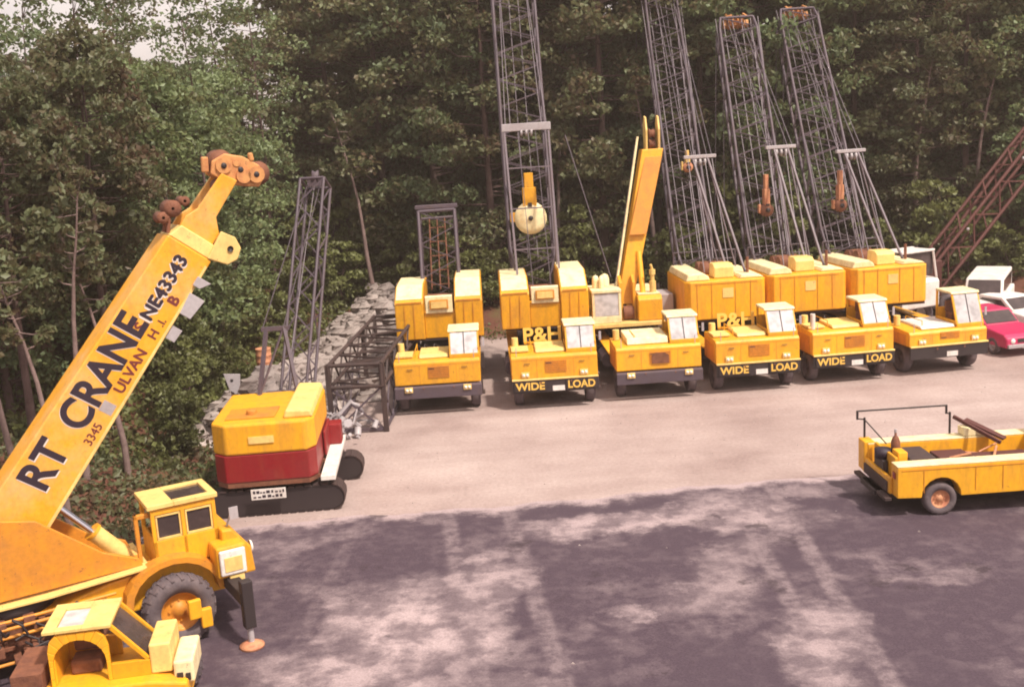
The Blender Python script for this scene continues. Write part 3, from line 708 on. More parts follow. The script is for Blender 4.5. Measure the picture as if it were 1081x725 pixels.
# crane 3: telescopic
t = place(2); carrier(t, style=1, plain_bumper=True)
MB().lathe([(.001, 0), (.85, 0), (.85, .45), (.001, .45)], (-.2, 5.9, 1.3), (0, 0, 1), 24).build('turntable', 'black', t)
MB().box(-1.9, 1.05, 4.3, 8.3, 1.86, 2.02).build('turntable_deck', 'yellow_pale', t, .02)
b = MB(); b.box(-1.75, -1.65, 4.45, 4.55, 2.03, 3.25); b.box(-.72, -.62, 4.45, 4.55, 2.03, 3.25); b.box(-1.75, -1.65, 5.9, 6, 2.03, 3.25); b.box(-.72, -.62, 5.9, 6, 2.03, 3.25)
b.box(-1.75, -.62, 4.44, 4.56, 2.03, 2.3); b.box(-1.75, -.62, 5.9, 6, 2.03, 2.6); b.box(-1.76, -.61, 4.42, 6.02, 3.22, 3.34); b.box(-1.75, -1.69, 4.5, 5.95, 2.03, 2.5)
b.build('operator_cab', 'cream', t, .015)
MB().box(-1.64, -.73, 4.47, 4.5, 2.32, 3.2).build('window', 'glass_sky', t)
MB().box(-1.745, -1.72, 4.6, 5.85, 2.52, 3.2).build('window', 'glass', t)
b = MB(); b.box(-1.3, -.95, 5.0, 5.4, 2.05, 2.5); b.box(-1.3, -.95, 5.35, 5.5, 2.5, 3.0); b.build('seat', 'interior', t, .03)
b = MB()
for (x, y, z, r) in ((-1.5, 5.2, 3.35, .14), (-1.1, 5.5, 3.35, .18), (-1.3, 5.0, 3.35, .1)): b.lathe([(r, 0), (r, .3), (r * .7, .45), (.001, .5)], (x, y, z), (0, 0, 1), 12)
b.build('roof_lamp', 'cream', t)
MB().prism([(4.5, 2.03), (4.5, 2.85), (4.7, 3.0), (7.6, 3.0), (7.8, 2.03)], 'x', .05, 1.0).build('engine_housing', 'yellow', t, .04)
MB().box(.1, .95, 4.75, 7.5, 3.005, 3.06).build('roof_panel', 'cream', t, .01)  # cream sheet carries the housing top's sunlit tone
b = MB(); b.tube((.72, 5.0, 3.0), (.72, 5.0, 3.5), .13, 12); b.tube((.72, 5.0, 3.5), (.72, 5.0, 3.75), .08, 12); b.tube((.72, 5.0, 3.75), (.72, 5.0, 3.95), .12, 12); b.tube((.72, 5.0, 3.95), (.66, 4.95, 4.15), .05, 10); b.build('exhaust_stack', 'yellow_pale', t)
b = MB(); b.prism([(4.9, 2.03), (5.0, 3.5), (5.4, 3.75), (5.8, 3.5), (6.2, 2.03)], 'x', -.6, -.48); b.prism([(4.9, 2.03), (5.0, 3.5), (5.4, 3.75), (5.8, 3.5), (6.2, 2.03)], 'x', -.08, .04); b.build('boom_bracket', 'yellow', t, .02)
MB().tube((-.48, 5.0, 2.3), (-.08, 5.0, 2.3), .28, 16).build('winch_drum', 'rust', t)
p0 = Vector((-.35, 5.5, 2.9)); p1 = Vector((1.25, 6.9, 8.55)); p2 = Vector((.97, 7.15, 9.75))
dd = (p1 - p0).normalized(); sdv = dd.cross(Vector((0, 1, 0))).normalized()
b = MB(); b.hexa([p0 + Vector((-.3, -.2, -.3)), p0 + Vector((.3, -.2, -.3)), p0 + Vector((.3, .3, -.3)), p0 + Vector((-.3, .3, -.3))],
                 [p1 + Vector((-.5, -.35, 0)), p1 + Vector((.36, -.35, 0)), p1 + Vector((.36, .4, 0)), p1 + Vector((-.5, .4, 0))])
o = b.build('boom', 'yellow', t, .03)
b = MB(); pm = p0 + (p1 - p0) * .42
b.hexa([pm + Vector((-.34, -.42, 0)), pm + Vector((.34, -.42, 0)), pm + Vector((.34, -.27, 0)), pm + Vector((-.34, -.27, 0))],
       [p1 + Vector((-.40, -.42, -.3)), p1 + Vector((.28, -.42, -.3)), p1 + Vector((.28, -.345, -.3)), p1 + Vector((-.40, -.345, -.3))])
b.build('wear_plate', 'orange', o, .01)
b = MB()
for s in (-.2, .3):
    b.prism([(0, 0), (.5, -.1), (.55, 1.0), (.35, 1.35), (.1, 1.3), (-.1, .8)], 'x', s - .04, s + .04)
h = b.build('boom_head', 'yellow_pale', o, .02, loc=p1 + Vector((-.1, -.3, -.05)))
b = MB()
for z in (.25, .65): b.lathe([(.04, -.12), (.2, -.12), (.14, 0), (.2, .12), (.04, .12)], (.05, .25, z), (1, 0, 0), 16)
b.build('sheave', 'rust', h)
MB().tube(p0 + Vector((-.38, -.2, .1)), p1 + Vector((-.62, -.1, .5)), .05, 8).build('jib_strut', 'cream', o)
MB().tube(p0 + Vector((-.44, -.2, .1)), p1 + Vector((-.72, -.1, .2)), .022, 5).build('hoist_rope', 'cable', o)
MB().tube((.35, 4.9, 2.5), p0 + (p1 - p0) * .3 + Vector((.2, -.2, 0)), .11, 12).build('lift_cylinder', 'yellow', t)
MB().tube(p0 + Vector((-.5, 0, .8)), p0 + Vector((-1.9, 1.4, 6.4)), .02, 5).build('whip_line', 'cable', t)
b = MB(); b.box(1.08, 1.75, 6.2, 7.6, 1.4, 2.75); b.build('equipment_locker', 'steel_light', t, .03)

# ------------------------------------------------------------------ crawler crane, yellow over red
t = empty('crawler_crane', (-6.62, 27.35, 0), 4, 'crawler crane with yellow and dark red house, left of the truck crane row', 'crane')
def rpoly(x0, x1, y0, y1, c):
    return [(x0 + c, y0), (x1 - c * .6, y0), (x1, y0 + c), (x1, y1), (x0, y1), (x0, y0 + c)]
MB().prism(rpoly(-1.32, 1.32, 0, 3.6, .3), 'z', .98, 1.72).build('lower_housing', 'red', t, .03)
MB().prism(rpoly(-1.34, 1.34, -.02, 3.6, .38), 'z', 1.725, 2.55).build('upper_housing', 'yellow', t, .06)
MB().prism([(.55, 2.55), (.62, 2.78), (1.26, 2.74), (1.32, 2.55)], 'y', .25, 3.55).build('roof_housing', 'yellow_pale', t, .05)
b = MB(); b.box(-1.0, .3, .5, 1.6, 2.553, 2.59); b.lathe([(.14, 0), (.14, .12), (.001, .14)], (-.35, .9, 2.58), (0, 0, 1), 14); b.build('roof_hatch', 'orange', t, .01)
MB().prism(rpoly(-1.30, 1.30, .02, 3.6, .3), 'z', .84, .975).build('bed_plate', 'rust', t, .01)
MB().box(-1.0, 1.0, .4, 3.4, .55, .83).build('car_body', 'black', t)
MB().box(1.40, 1.78, .02, 4.0, .86, .99).build('catwalk', 'white', t, .01)
b = MB()
for y in (.3, 1.7, 3.3): b.box(1.30, 1.40, y, y + .1, .87, .95)
b.build('catwalk_bracket', 'rust', t)
b = MB(); b.box(-.35, .3, -.05, -.022, 2.02, 2.2); b.build('name_plate', 'yellow_pale', t)
for (y, x1) in ((.45, 1.95), (2.95, 2.3)):
    prof = []
    for k in range(9): a = -math.pi / 2 + math.pi * k / 8; prof.append((x1 - .34 + .34 * math.cos(a), .36 + .34 * math.sin(a)))
    for k in range(9): a = math.pi / 2 + math.pi * k / 8; prof.append((-1.3 + .34 * math.cos(a), .36 + .34 * math.sin(a)))
    tr = MB().prism(prof, 'y', y - .3, y + .3).build('crawler_track', 'black', t, .02)
    sh = MB(); k = -1.25
    while k < x1 - .35:
        sh.box(k, k + .16, y - .33, y + .33, .70, .735); sh.box(k, k + .16, y - .33, y + .33, .003, .02); k += .22
    for a in range(-3, 4):
        th = a * .42; c = Vector((x1 - .34 + .355 * math.cos(th), 0, .36 + .355 * math.sin(th))); up = Vector((math.cos(th), 0, math.sin(th)))
        sh.beam(c + Vector((0, y - .33, 0)), c + Vector((0, y + .33, 0)), .15, .03, up=up)
    sh.build('track_shoe', 'dark', tr)
    MB().lathe([(.001, -.33), (.22, -.33), (.24, -.3)], (x1 - .34, y, .36), (0, -1, 0), 16).build('idler_wheel', 'rust', tr)
pl = MB().box(-.42, .48, -.1, -.07, .52, .80).build('sign_plate', 'white', t, .005)
rr = random.Random(3)
for row, z in ((0, .69), (1, .57)):
    x = -.36
    while x < .4:
        w = rr.uniform(.04, .1); MB().box(x, min(x + w, .44), -.108, -.101, z, z + .07 if rr.random() < .7 else z + .04).build('faded_marking', 'ink', pl); x += w + rr.uniform(.02, .05)
b = MB(); lattice(b, (.35, 4.0, 1.6), (1.2, 7.9, 8.3), .8, .78, .4, .7, 9, .05, .028, up=(0, 0, 1), lead=0)
o = b.build('boom', 'purple_grey', t)
b = MB(); b.beam((.95, 7.9, 8.35), (1.45, 7.9, 8.35), .2, .3); b.lathe([(.05, -.1), (.22, -.1), (.16, 0), (.22, .1), (.05, .1)], (1.22, 7.95, 8.5), (1, 0, 0), 16); b.build('boom_head', 'purple_grey', o)
b = MB(); b.beam((-.5, 3.3, 2.5), (-.2, 3.9, 4.4), .1, .1); b.beam((.6, 3.3, 2.5), (.3, 3.9, 4.4), .1, .1); b.beam((-.35, 3.9, 4.35), (.45, 3.9, 4.35), .12, .12)
b.beam((-.5, 3.3, 2.5), (.3, 3.9, 4.4), .05, .05); b.build('gantry', 'purple_grey', t)
b = MB(); b.tube((-.4, 3.95, 2.2), (.5, 3.95, 2.2), .3, 14); b.build('winch_drum', 'purple_grey', t)
b = MB(); b.box(1.345, 1.42, 1.9, 3.4, 1.0, 1.7); b.box(1.35, 1.75, 3.0, 3.55, .995, 1.6); b.build('machinery_cover', 'red', t, .04)
cables(t, [((s * .3, 3.9, 4.4), (1.2 + s * .2, 7.9, 8.4)) for s in (-1, 1)] + [((.2, 3.7, 2.5), (1.2, 7.7, 8.3))], .014)

# lattice boom section standing on the gravel
t = empty('boom_section', (-5.25, 35.25, 0), -2, 'dark steel lattice boom section standing on the gravel beside the rubble', 'boom section')
b = MB()
for (x, y) in ((-.9, 0), (.9, 0), (-.75, 6.5), (.85, 6.5)): MB().beam((x, y, 0), (x, y, 2.35), .16, .16).build('corner_post', 'dark', t)
b = MB(); lattice(b, (0, -.05, 1.95), (0.3, 8.5, 2.15), 1.75, 1.75, .75, .75, 11, .075, .045)
b.build('upper_truss', 'dark', t)
b = MB()
b.beam((-.82, 0, .1), (.82, 0, .1), .1, .1); b.beam((-.82, 0, .1), (.8, 0, 1.5), .06, .06); b.beam((.82, 0, .1), (-.8, 0, 1.5), .06, .06)
for x in (-.9, .9):
    for k in range(4): b.beam((x * .99, k * 1.6 + .1, .1), (x * .99, k * 1.6 + 1.6, 1.5), .05, .05); b.beam((x * .99, k * 1.6 + 1.6, .1), (x * .99, k * 1.6 + .1, 1.5), .05, .05)
    b.beam((x, .05, .12), (x, 6.5, .12), .09, .09)
b.build('bracing', 'purple_grey', t)

# ------------------------------------------------------------------ rough-terrain crane in the foreground
t = empty('rough_terrain_crane', (-6.87, 20.3, 0), 30, 'big yellow rough terrain crane in the left foreground with black CRANE lettering on its boom', 'crane')
c_, s_ = math.cos(R(52.4)), math.sin(R(52.4))
def BP(s, tt, y=0.0): return Vector((-1.38 + s * c_ - tt * s_, y, 3.61 + s * s_ + tt * c_))
def bsec(b, s0, s1, t0a, t0b, t1a, t1b, ya, yb):   # box section in boom coords
    P = [BP(s0, t0a, ya), BP(s1, t1a, ya), BP(s1, t1a, yb), BP(s0, t0a, yb)]
    Q = [BP(s0, t0b, ya), BP(s1, t1b, ya), BP(s1, t1b, yb), BP(s0, t0b, yb)]
    return b.hexa(P, Q)
b = bsec(MB(), -4.8, 4.75, 0, 1.3, 0, .98, .55, 1.45); bo = b.build('boom', 'yellow_boom', t, .03)
bsec(MB(), -4.7, 4.6, .02, .08, .02, .07, .515, .549).build('edge_strip', 'yellow_pale', bo, .005)
bsec(MB(), 4.76, 5.05, .03, .95, .10, .85, .60, 1.40).build('inner_section', 'yellow_pale', bo, .02)
hd = MB()
for y in (.66, 1.26):
    hd.prism([(0, 0)] * 0 or [(BP(s, q).x, BP(s, q).z) for s, q in ((4.9, .12), (4.85, .85), (5.25, .86), (5.5, .74), (6.35, .70), (6.4, .36), (5.55, .34), (5.3, .12))], 'y', y, y + .08)
hd.box(BP(5.3, .4).x - .12, BP(5.3, .4).x + .12, .74, 1.26, BP(5.3, .4).z - .2, BP(5.3, .4).z + .25)
hd.build('boom_head', 'yellow_boom', bo, .02)
k = MB(); k.prism([(BP(s, q).x, BP(s, q).z) for s, q in ((6.22, .86), (6.45, .97), (6.72, .84), (6.88, .5), (6.92, .12), (6.78, -.08), (6.55, -.1), (6.42, .12), (6.28, .4))], 'y', .72, .80)
k.prism([(BP(s, q).x, BP(s, q).z) for s, q in ((6.22, .86), (6.45, .97), (6.72, .84), (6.88, .5), (6.92, .12), (6.78, -.08), (6.55, -.1), (6.42, .12), (6.28, .4))], 'y', 1.10, 1.18)
k.tube(BP(6.5, .74, .67), BP(6.5, .74, 1.23), .16, 14); k.tube(BP(6.72, .1, .66), BP(6.72, .1, 1.24), .17, 14); k.beam(BP(6.2, .95, .8), BP(6.45, 1.12, .8), .1, .14); k.beam(BP(6.9, .3, .75), BP(7.02, .42, .75), .1, .1); k.tube(BP(6.55, .3, .66), BP(6.55, .3, 1.24), .15, 12); k.tube(BP(6.7, .55, .7), BP(6.7, .55, 1.2), .08, 10)
k.build('jib_knuckle', 'knuckle', bo, .03)
for (s__, q__) in ((6.5, .74), (6.62, .42), (6.72, .1)):
    MB().lathe([(.001, .012), (.055, .012), (.06, 0)], BP(s__, q__, .66), (0, -1, 0), 10).build('pin', 'black', bo)
k = MB()
for (s, q, r) in ((6.55, .8, .24), (6.78, .05, .24), (6.15, .55, .14)):
    k.lathe([(.03, -.16), (r, -.16), (r * .75, 0), (r, .16), (.03, .16)], BP(s, q, .95), (0, 1, 0), 20)
k.build('sheave', 'rust', bo)
k = MB(); k.prism([(BP(s, q).x, BP(s, q).z) for s, q in ((4.75, .1), (5.35, .15), (5.4, -.15), (5.28, -.36), (5.05, -.42), (4.85, -.3))], 'y', .52, .6)
k.prism([(BP(s, q).x, BP(s, q).z) for s, q in ((4.75, .1), (5.35, .15), (5.4, -.15), (5.28, -.36), (5.05, -.42), (4.85, -.3))], 'y', 1.3, 1.38)
k.build('nose_ear', 'yellow_pale', bo, .02)
MB().lathe([(.03, -.36), (.2, -.36), (.16, -.3), (.16, .3), (.2, .36), (.03, .36)], BP(5.12, -.18, .95), (0, 1, 0), 18).build('lower_sheave', 'rust', bo)
MB().lathe([(.001, 0), (.06, 0), (.06, .03)], BP(5.15, -.18, .515), (0, -1, 0), 10).build('pin', 'black', bo)
k = MB()
for (s, q, r) in ((5.25, 1.12, .17), (5.0, 1.18, .12), (5.5, 1.0, .1)): k.lathe([(.03, -.2), (r, -.2), (r * .8, 0), (r, .2), (.03, .2)], BP(s, q, .95), (0, 1, 0), 14)
k.tube(BP(4.8, .95, .8), BP(5.3, 1.2, .8), .04, 6); k.tube(BP(4.8, .95, 1.1), BP(5.3, 1.2, 1.1), .04, 6); k.build('rope_guide', 'rust', bo)
b = MB(); bsec(b, 3.55, 4.0, -.22, .02, -.28, .06, .50, .8); bsec(b, 4.15, 4.35, -.05, .1, -.2, .1, .44, .5); b.build('bracket_plate', 'steel_light', bo, .01)
bsec(MB(), 3.0, 3.28, -.2, .0, -.22, .0, .55, .9).build('bracket_plate', 'steel_light', bo, .01)
ux = BP(1, 0) - BP(0, 0); uy = BP(0, 1) - BP(0, 0)
def btext(sx, s, q, size, m, xs=1.0, heavy=0.0, y=.545, bold=0.0):
    return text(sx, size, m, bo, frame(BP(s, q, y), ux, uy), xs=xs, ext=.002, heavy=heavy, bold=bold)
btext('CRANE', .66, .42, .82, 'ink_white', xs=.90, bold=.024, y=.5475); btext('CRANE', .68, .42, .82, 'ink', xs=.90, bold=.024, y=.542)
btext('RT', -.64, .42, .82, 'ink_white', xs=.95, bold=.024, y=.5475); btext('RT', -.62, .45, .82, 'ink', xs=.95, bold=.024, y=.542)
btext('NE43343', 3.10, .40, .36, 'ink_white', xs=1.04, heavy=.028, y=.5475); btext('NE43343', 3.13, .41, .36, 'ink', xs=1.04, heavy=.016, y=.542); btext('S', 2.88, .42, .31, 'ink_red', heavy=.008)
btext('ULVAN', 1.66, .15, .29, 'ink_red', xs=1.0, heavy=.008); btext('H', 2.86, .15, .26, 'ink_red', heavy=.006); btext('.I.', 3.15, .15, .22, 'ink_red', heavy=.004); btext('B', 3.62, .14, .30, 'ink_red', heavy=.012)
btext('3345', .52, .15, .24, 'ink_red', xs=.95, heavy=.003)
bsec(MB(), 1.2, 1.42, .12, .38, .12, .38, .546, .55).build('grey_patch', 'steel_light', bo)
# lift cylinder
cy = MB().tube((-1.28, .95, 2.28), (-.62, .95, 1.52), .17, 18).build('lift_cylinder', 'yellow_pale', t)
k = MB(); k.lathe([(.19, 0), (.19, .06)], (-1.28, .95, 2.28), Vector((-.66, 0, .76)), 18); k.lathe([(.001, .06), (.19, .06)], (-1.28, .95, 2.28), Vector((-.66, 0, .76)), 18); k.build('gland', 'yellow', cy)
k = MB(); k.tube((-1.28, .87, 2.28), (-2.1, .87, 3.22), .06, 14); k.tube((-1.28, 1.06, 2.28), (-2.1, 1.06, 3.22), .06, 14); k.build('piston_rod', 'chrome', cy)
k = MB(); k.lathe([(.001, -.25), (.16, -.25), (.16, .25), (.001, .25)], (-.62, .95, 1.52), (0, 1, 0), 16); k.build('pivot_eye', 'orange', cy)
MB().box(-2.35, -1.85, .6, 1.3, 3.0, 3.28).build('rod_bracket', 'dark', t, .03)
# superstructure plates
for y in (.30, 1.5):
    b = MB(); b.prism([(-5.6, 1.5), (-.55, 1.62), (-.62, 1.78), (-1.25, 2.05), (-2.35, 2.95), (-3.0, 3.1), (-5.6, 3.1)], 'y', y, y + .1); b.build('side_plate', 'orange', t, .015)
b = MB(); b.prism([(-5.6, 1.42), (-2.35, 1.46), (-.45, 1.58), (-.45, 1.63), (-2.35, 1.51), (-5.6, 1.47)], 'y', .12, 1.75); b.build('turntable_deck', 'yellow_pale', t, .01)
MB().lathe([(.001, 0), (.75, 0), (.75, .25), (.001, .25)], (-2.9, .95, 1.17), (0, 0, 1), 24).build('turntable', 'black', t)
b = MB(); b.box(-6.4, -4.8, .1, 1.8, 1.6, 2.9); b.build('counterweight', 'yellow', t, .06)
# carrier body
b = MB(); b.prism([(-6.5, .75), (-6.5, 1.15), (-2.2, 1.2), (-1.2, 1.42), (-.4, 1.5), (.4, 1.5), (1.3, 1.25), (1.4, .95), (1.1, .7)], 'y', .3, 1.9)
b.build('carrier_body', 'yellow', t, .04)
# near fender over wheel
fp = [(-1.15, 1.05)]
for k in range(11): a = math.pi * (1 - k / 10); fp.append((-.05 + .98 * math.cos(a), .95 + .78 * math.sin(a)))
inner = []
for k in range(11): a = math.pi * k / 10; inner.append((-.05 + .84 * math.cos(a), .90 + .72 * math.sin(a)))
b = MB()
for (p0_, p1_, q0_, q1_) in zip(fp[1:], fp[2:], inner[::-1], inner[::-1][1:]):
    b.prism([q0_, q1_, p1_, p0_], 'y', -.05, .32)
b.build('fender', 'orange', t)
# machinery behind wheel (hoses, valves)
b = MB(); rr = random.Random(11)
for _ in range(14):
    x = rr.uniform(-3.4, -1.3); z = rr.uniform(.5, 1.1); b.box(x, x + rr.uniform(.06, .2), rr.uniform(-.25, .1), .28, z, z + rr.uniform(.06, .2))
b.box(-3.4, -1.3, .2, .29, .45, 1.15)
b.build('valve_block', 'rust', t, .01)
for z_, y_ in ((1.22, .1), (1.12, .0), (.98, -.05), (.5, -.1)): MB().tube((-3.6, y_, z_), (-1.15, y_, z_ + .05), .035, 8).build('hydraulic_pipe', 'orange', t)
for _ in range(16):
    b = MB(); x = rr.uniform(-3.3, -1.2); p = Vector((x, -.15, rr.uniform(.6, 1.3)))
    for _k in range(4): q_ = p + Vector((rr.uniform(-.25, .25), rr.uniform(-.1, .08), rr.uniform(-.2, .15))); b.tube(p, q_, .025, 6); p = q_
    b.build('hydraulic_hose', 'black', t)
# wheels
wheel(t, (-.05, -.06, .70), .70, .5, (math.sin(R(0)), -1, 0), rim='orange', lugs=22)
wheel(t, (-.05, 2.25, .70), .70, .5, (0, 1, 0), rim='orange', lugs=22)
wheel(t, (-4.4, -.06, .70), .70, .5, (0, -1, 0), rim='orange', lugs=22)
wheel(t, (-4.4, 2.25, .70), .70, .5, (0, 1, 0), rim='orange', lugs=22)
MB().box(-.12, .12, .15, 2.0, .55, .85).build('axle', 'dark', t)
b = MB(); b.box(.05, .3, -.47, -.36, .55, .95); b.box(.28, .5, -.42, -.3, .3, .7); b.build('hub_guard', 'yellow', t, .03)
# cab
cb = MB()
def post(x, y, z0, z1, w=.08): cb.box(x - w / 2, x + w / 2, y - w / 2, y + w / 2, z0, z1)
cx0, cx1, cy0, cy1, cz0, cz1 = -.30, .98, .32, 1.38, 1.45, 2.68
for x in (cx0 + .04, .32, cx1 - .04):
    for y in (cy0 + .04, cy1 - .04): post(x, y, cz0, cz1)
cb.box(cx0, cx1, cy0, cy0 + .05, cz0, 2.02); cb.box(cx0, cx1, cy1 - .05, cy1, cz0, 2.02); cb.box(cx0, cx0 + .05, cy0 + .05, cy1 - .05, cz0, 2.1); cb.box(cx1 - .05, cx1, cy0 + .05, cy1 - .05, cz0, 1.95)
cb.box(cx0, cx1, cy0 - .002, cy0 + .07, 2.55, 2.66)
cab = cb.build('cab', 'yellow', t, .012)
rf = MB(); rf.box(cx0 - .06, .16, cy0 - .05, cy1 + .05, 2.68, 2.78); rf.box(.16, cx1 + .05, cy0 - .05, cy0 + .12, 2.68, 2.78); rf.box(.16, cx1 + .05, cy1 - .12, cy1 + .05, 2.68, 2.78); rf.box(cx1 - .1, cx1 + .05, cy0 + .12, cy1 - .12, 2.68, 2.78)
roof = rf.build('cab_roof', 'yellow_pale', t, .015)
MB().box(.17, cx1 - .11, cy0 + .13, cy1 - .13, 2.72, 2.735).build('roof_window', 'glass', roof)
for (x0, x1) in ((cx0 + .09, .27), (.37, cx1 - .09)):
    fr = MB(); fr.box(x0, x1, cy0 + .01, cy0 + .04, 2.03, 2.07); fr.box(x0, x1, cy0 + .01, cy0 + .04, 2.50, 2.54); fr.box(x0, x0 + .03, cy0 + .01, cy0 + .04, 2.05, 2.52); fr.box(x1 - .03, x1, cy0 + .01, cy0 + .04, 2.05, 2.52); fr.build('window_frame', 'yellow_pale', cab)
    MB().box(x0, x1, cy0 + .045, cy0 + .055, 2.07, 2.5).build('window', 'glass', cab)
MB().box(cx1 - .05, cx1 - .04, cy0 + .1, cy1 - .1, 1.97, 2.62).build('window', 'glass', cab)
b = MB(); b.box(cx0 - .3, cx0 - .22, cy0 + .1, cy0 + .2, 1.6, 2.6); b.box(cx0 - .3, cx0, cy0 + .1, cy0 + .2, 2.5, 2.6); b.box(cx0 - .28, cx0 - .04, cy0 + .12, cy0 + .16, 1.5, 1.62); b.build('air_intake', 'orange', t, .02)
b = MB(); b.box(.1, .55, .6, 1.1, 1.5, 1.8); b.box(.05, .18, .6, 1.1, 1.8, 2.3); b.build('seat', 'interior', cab, .04)
b = MB(); b.tube((.62, .85, 1.8), (.72, .85, 2.05), .02, 6); b.lathe([(.15, 0), (.17, .02), (.15, .04)], (.68, .85, 2.04), (-.3, 0, 1), 16); b.build('steering_wheel', 'black', cab)
# front nose with white grill panel, lamp pods
b = MB(); b.prism([(.98, 1.0), (.98, 2.02), (1.2, 2.0), (1.55, 1.55), (1.6, 1.0)], 'y', .1, 1.7); b.build('nose', 'yellow', t, .04)
b = MB(); b.box(.78, 1.3, -.36, -.28, 1.22, 1.74); pn = b.build('white_panel', 'white', t, .03)
b = MB(); b.box(.86, 1.22, -.375, -.361, 1.3, 1.6); b.build('panel_face', 'yellow_pale', pn, .01)
b = MB(); b.box(.74, 1.34, -.28, .3, 1.15, 1.8); b.build('headlamp_pod', 'yellow', t, .04)
b = MB(); b.lathe([(.001, .05), (.12, .04), (.13, 0)], (1.6, .4, 1.45), (1, 0, 0), 14); b.build('headlight', 'lens', t)
b = MB(); b.box(.95, 1.25, -.32, .1, .85, 1.2); b.build('tow_block', 'yellow_pale', t, .02)
b = MB(); b.tube((1.15, .3, 2.02), (1.25, .2, 2.35), .02, 6); b.box(1.18, 1.36, .1, .13, 2.2, 2.45); b.build('mirror', 'steel_light', t)
# outrigger
b = MB(); b.box(.88, 1.14, -1.2, .3, .88, 1.14); ob = b.build('outrigger_beam', 'black', t, .02)
b = MB(); b.box(.90, 1.12, -1.28, -1.06, .42, 1.38); b.build('outrigger_jack', 'black', t, .02)
b = MB(); b.tube((1.01, -1.17, .08), (1.01, -1.17, .43), .06, 12); b.build('jack_rod', 'steel_light', t)
b = MB(); b.lathe([(.001, .0), (.24, .0), (.24, .05), (.1, .12), (.001, .12)], (1.01, -1.17, .004), (0, 0, 1), 18); b.build('float_pad', 'pinkrust', t)
# rear wheel-side tool box, offscreen rear bumper
MB().box(-6.7, -6.5, .2, 2.0, .6, 1.3).build('rear_bumper', 'yellow', t, .02)

# second yellow machine at lower left
t = empty('yellow_loader', (-6.95, 16.85, 0), 9, 'small yellow machine with open-fronted cab, cropped below the rough terrain crane', 'loader')
b = MB(); b.prism([(-1.1, .55), (-1.1, 1.0), (.6, 1.0), (1.2, .9), (1.2, .5)], 'y', -.3, 1.2); b.build('chassis', 'yellow', t, .04)
# cab frame with arched opening facing the camera
arch = []
for k in range(13): a = math.pi * k / 12; arch.append((-.5 + .42 * math.cos(a), 1.35 + .42 * math.sin(a)))
out_ = [(-.02, 1.0), (-.02, 1.72), (-.14, 1.9), (-.86, 1.9), (-.98, 1.72), (-.98, 1.0)]
b = MB()
def ring(b, inner, outer, y0, y1):
    # match nearest outer points by angle with simple fan quads
    cxx, czz = -.5, 1.35
    def rayhit(a):
        dx, dz = math.cos(a), math.sin(a); best = 9
        for (p, q2) in zip(outer, outer[1:]):
            x1_, z1_, x2_, z2_ = p[0] - cxx, p[1] - czz, q2[0] - cxx, q2[1] - czz
            den = dx * (z2_ - z1_) - dz * (x2_ - x1_)
            if abs(den) < 1e-9: continue
            tt = (x1_ * (z2_ - z1_) - z1_ * (x2_ - x1_)) / den; uu = (x1_ * dz - z1_ * dx) / den
            if tt > 0 and -1e-6 <= uu <= 1 + 1e-6: best = min(best, tt)
        return (cxx + dx * best, czz + dz * best)
    ang = [math.pi * k / 12 for k in range(13)]
    for a0, a1 in zip(ang, ang[1:]):
        i0 = (cxx + .42 * math.cos(a0), czz + .42 * math.sin(a0)); i1 = (cxx + .42 * math.cos(a1), czz + .42 * math.sin(a1))
        b.prism([i0, i1, rayhit(a1), rayhit(a0)], 'y', y0, y1)
    b.box(-.98, -.92, y0, y1, 1.0, 1.352); b.box(-.08, -.02, y0, y1, 1.0, 1.352)
ring(b, arch, out_, -.05, .03)
b.box(-.98, -.9, .03, 1.0, 1.0, 1.5); b.box(-.98, -.92, .92, 1.0, 1.5, 1.95); b.box(-.1, -.02, .92, 1.0, 1.0, 1.95); b.box(-.92, -.1, .94, 1.0, 1.0, 1.35)
cab = b.build('cab', 'yellow', t, .012)
b = MB(); b.box(-1.02, -.82, -.08, 1.05, 1.93, 1.99); b.box(-.4, .06, -.08, 1.05, 1.93, 1.99); b.box(-.82, -.4, -.08, .08, 1.93, 1.99); b.box(-.82, -.4, .8, 1.05, 1.93, 1.99); r2 = b.build('cab_roof', 'yellow_pale', t, .01)
MB().box(-.81, -.41, .09, .79, 1.945, 1.96).build('roof_window', 'glass_sky', r2)
b = MB(); b.hexa([(.0, -.02, 1.9), (.55, -.02, 1.25), (.6, -.02, 1.3), (.06, -.02, 1.95)], [(.0, .05, 1.9), (.55, .05, 1.25), (.6, .05, 1.3), (.06, .05, 1.95)])
b.hexa([(.0, .9, 1.9), (.55, .9, 1.25), (.6, .9, 1.3), (.06, .9, 1.95)], [(.0, .97, 1.9), (.55, .97, 1.25), (.6, .97, 1.3), (.06, .97, 1.95)])
b.box(-.02, .6, -.03, .06, 1.0, 1.27); b.box(.5, .6, .06, .97, 1.17, 1.27); b.build('windshield_frame', 'yellow', t, .01)
MB().hexa([(.02, .05, 1.86), (.55, .05, 1.27), (.55, .9, 1.27), (.02, .9, 1.86)], [(.04, .05, 1.875), (.57, .05, 1.285), (.57, .9, 1.285), (.04, .9, 1.875)]).build('windshield', 'glass', t)
b = MB(); b.box(-.75, -.25, .3, .75, 1.0, 1.25); b.box(-.75, -.25, .68, .8, 1.25, 1.75); b.build('seat', 'interior', t, .05)
b = MB(); b.box(.6, .95, -.02, .95, 1.0, 1.52); b.build('hood', 'yellow_pale', t, .03)
b = MB(); b.box(.97, 1.3, -.1, .9, .8, 1.2); b.build('front_box', 'cream', t, .04)
b = MB(); b.box(1.02, 1.12, -.13, -.101, .86, 1.0); b.box(1.16, 1.24, -.13, -.101, .86, .98); b.build('vent', 'black', t)
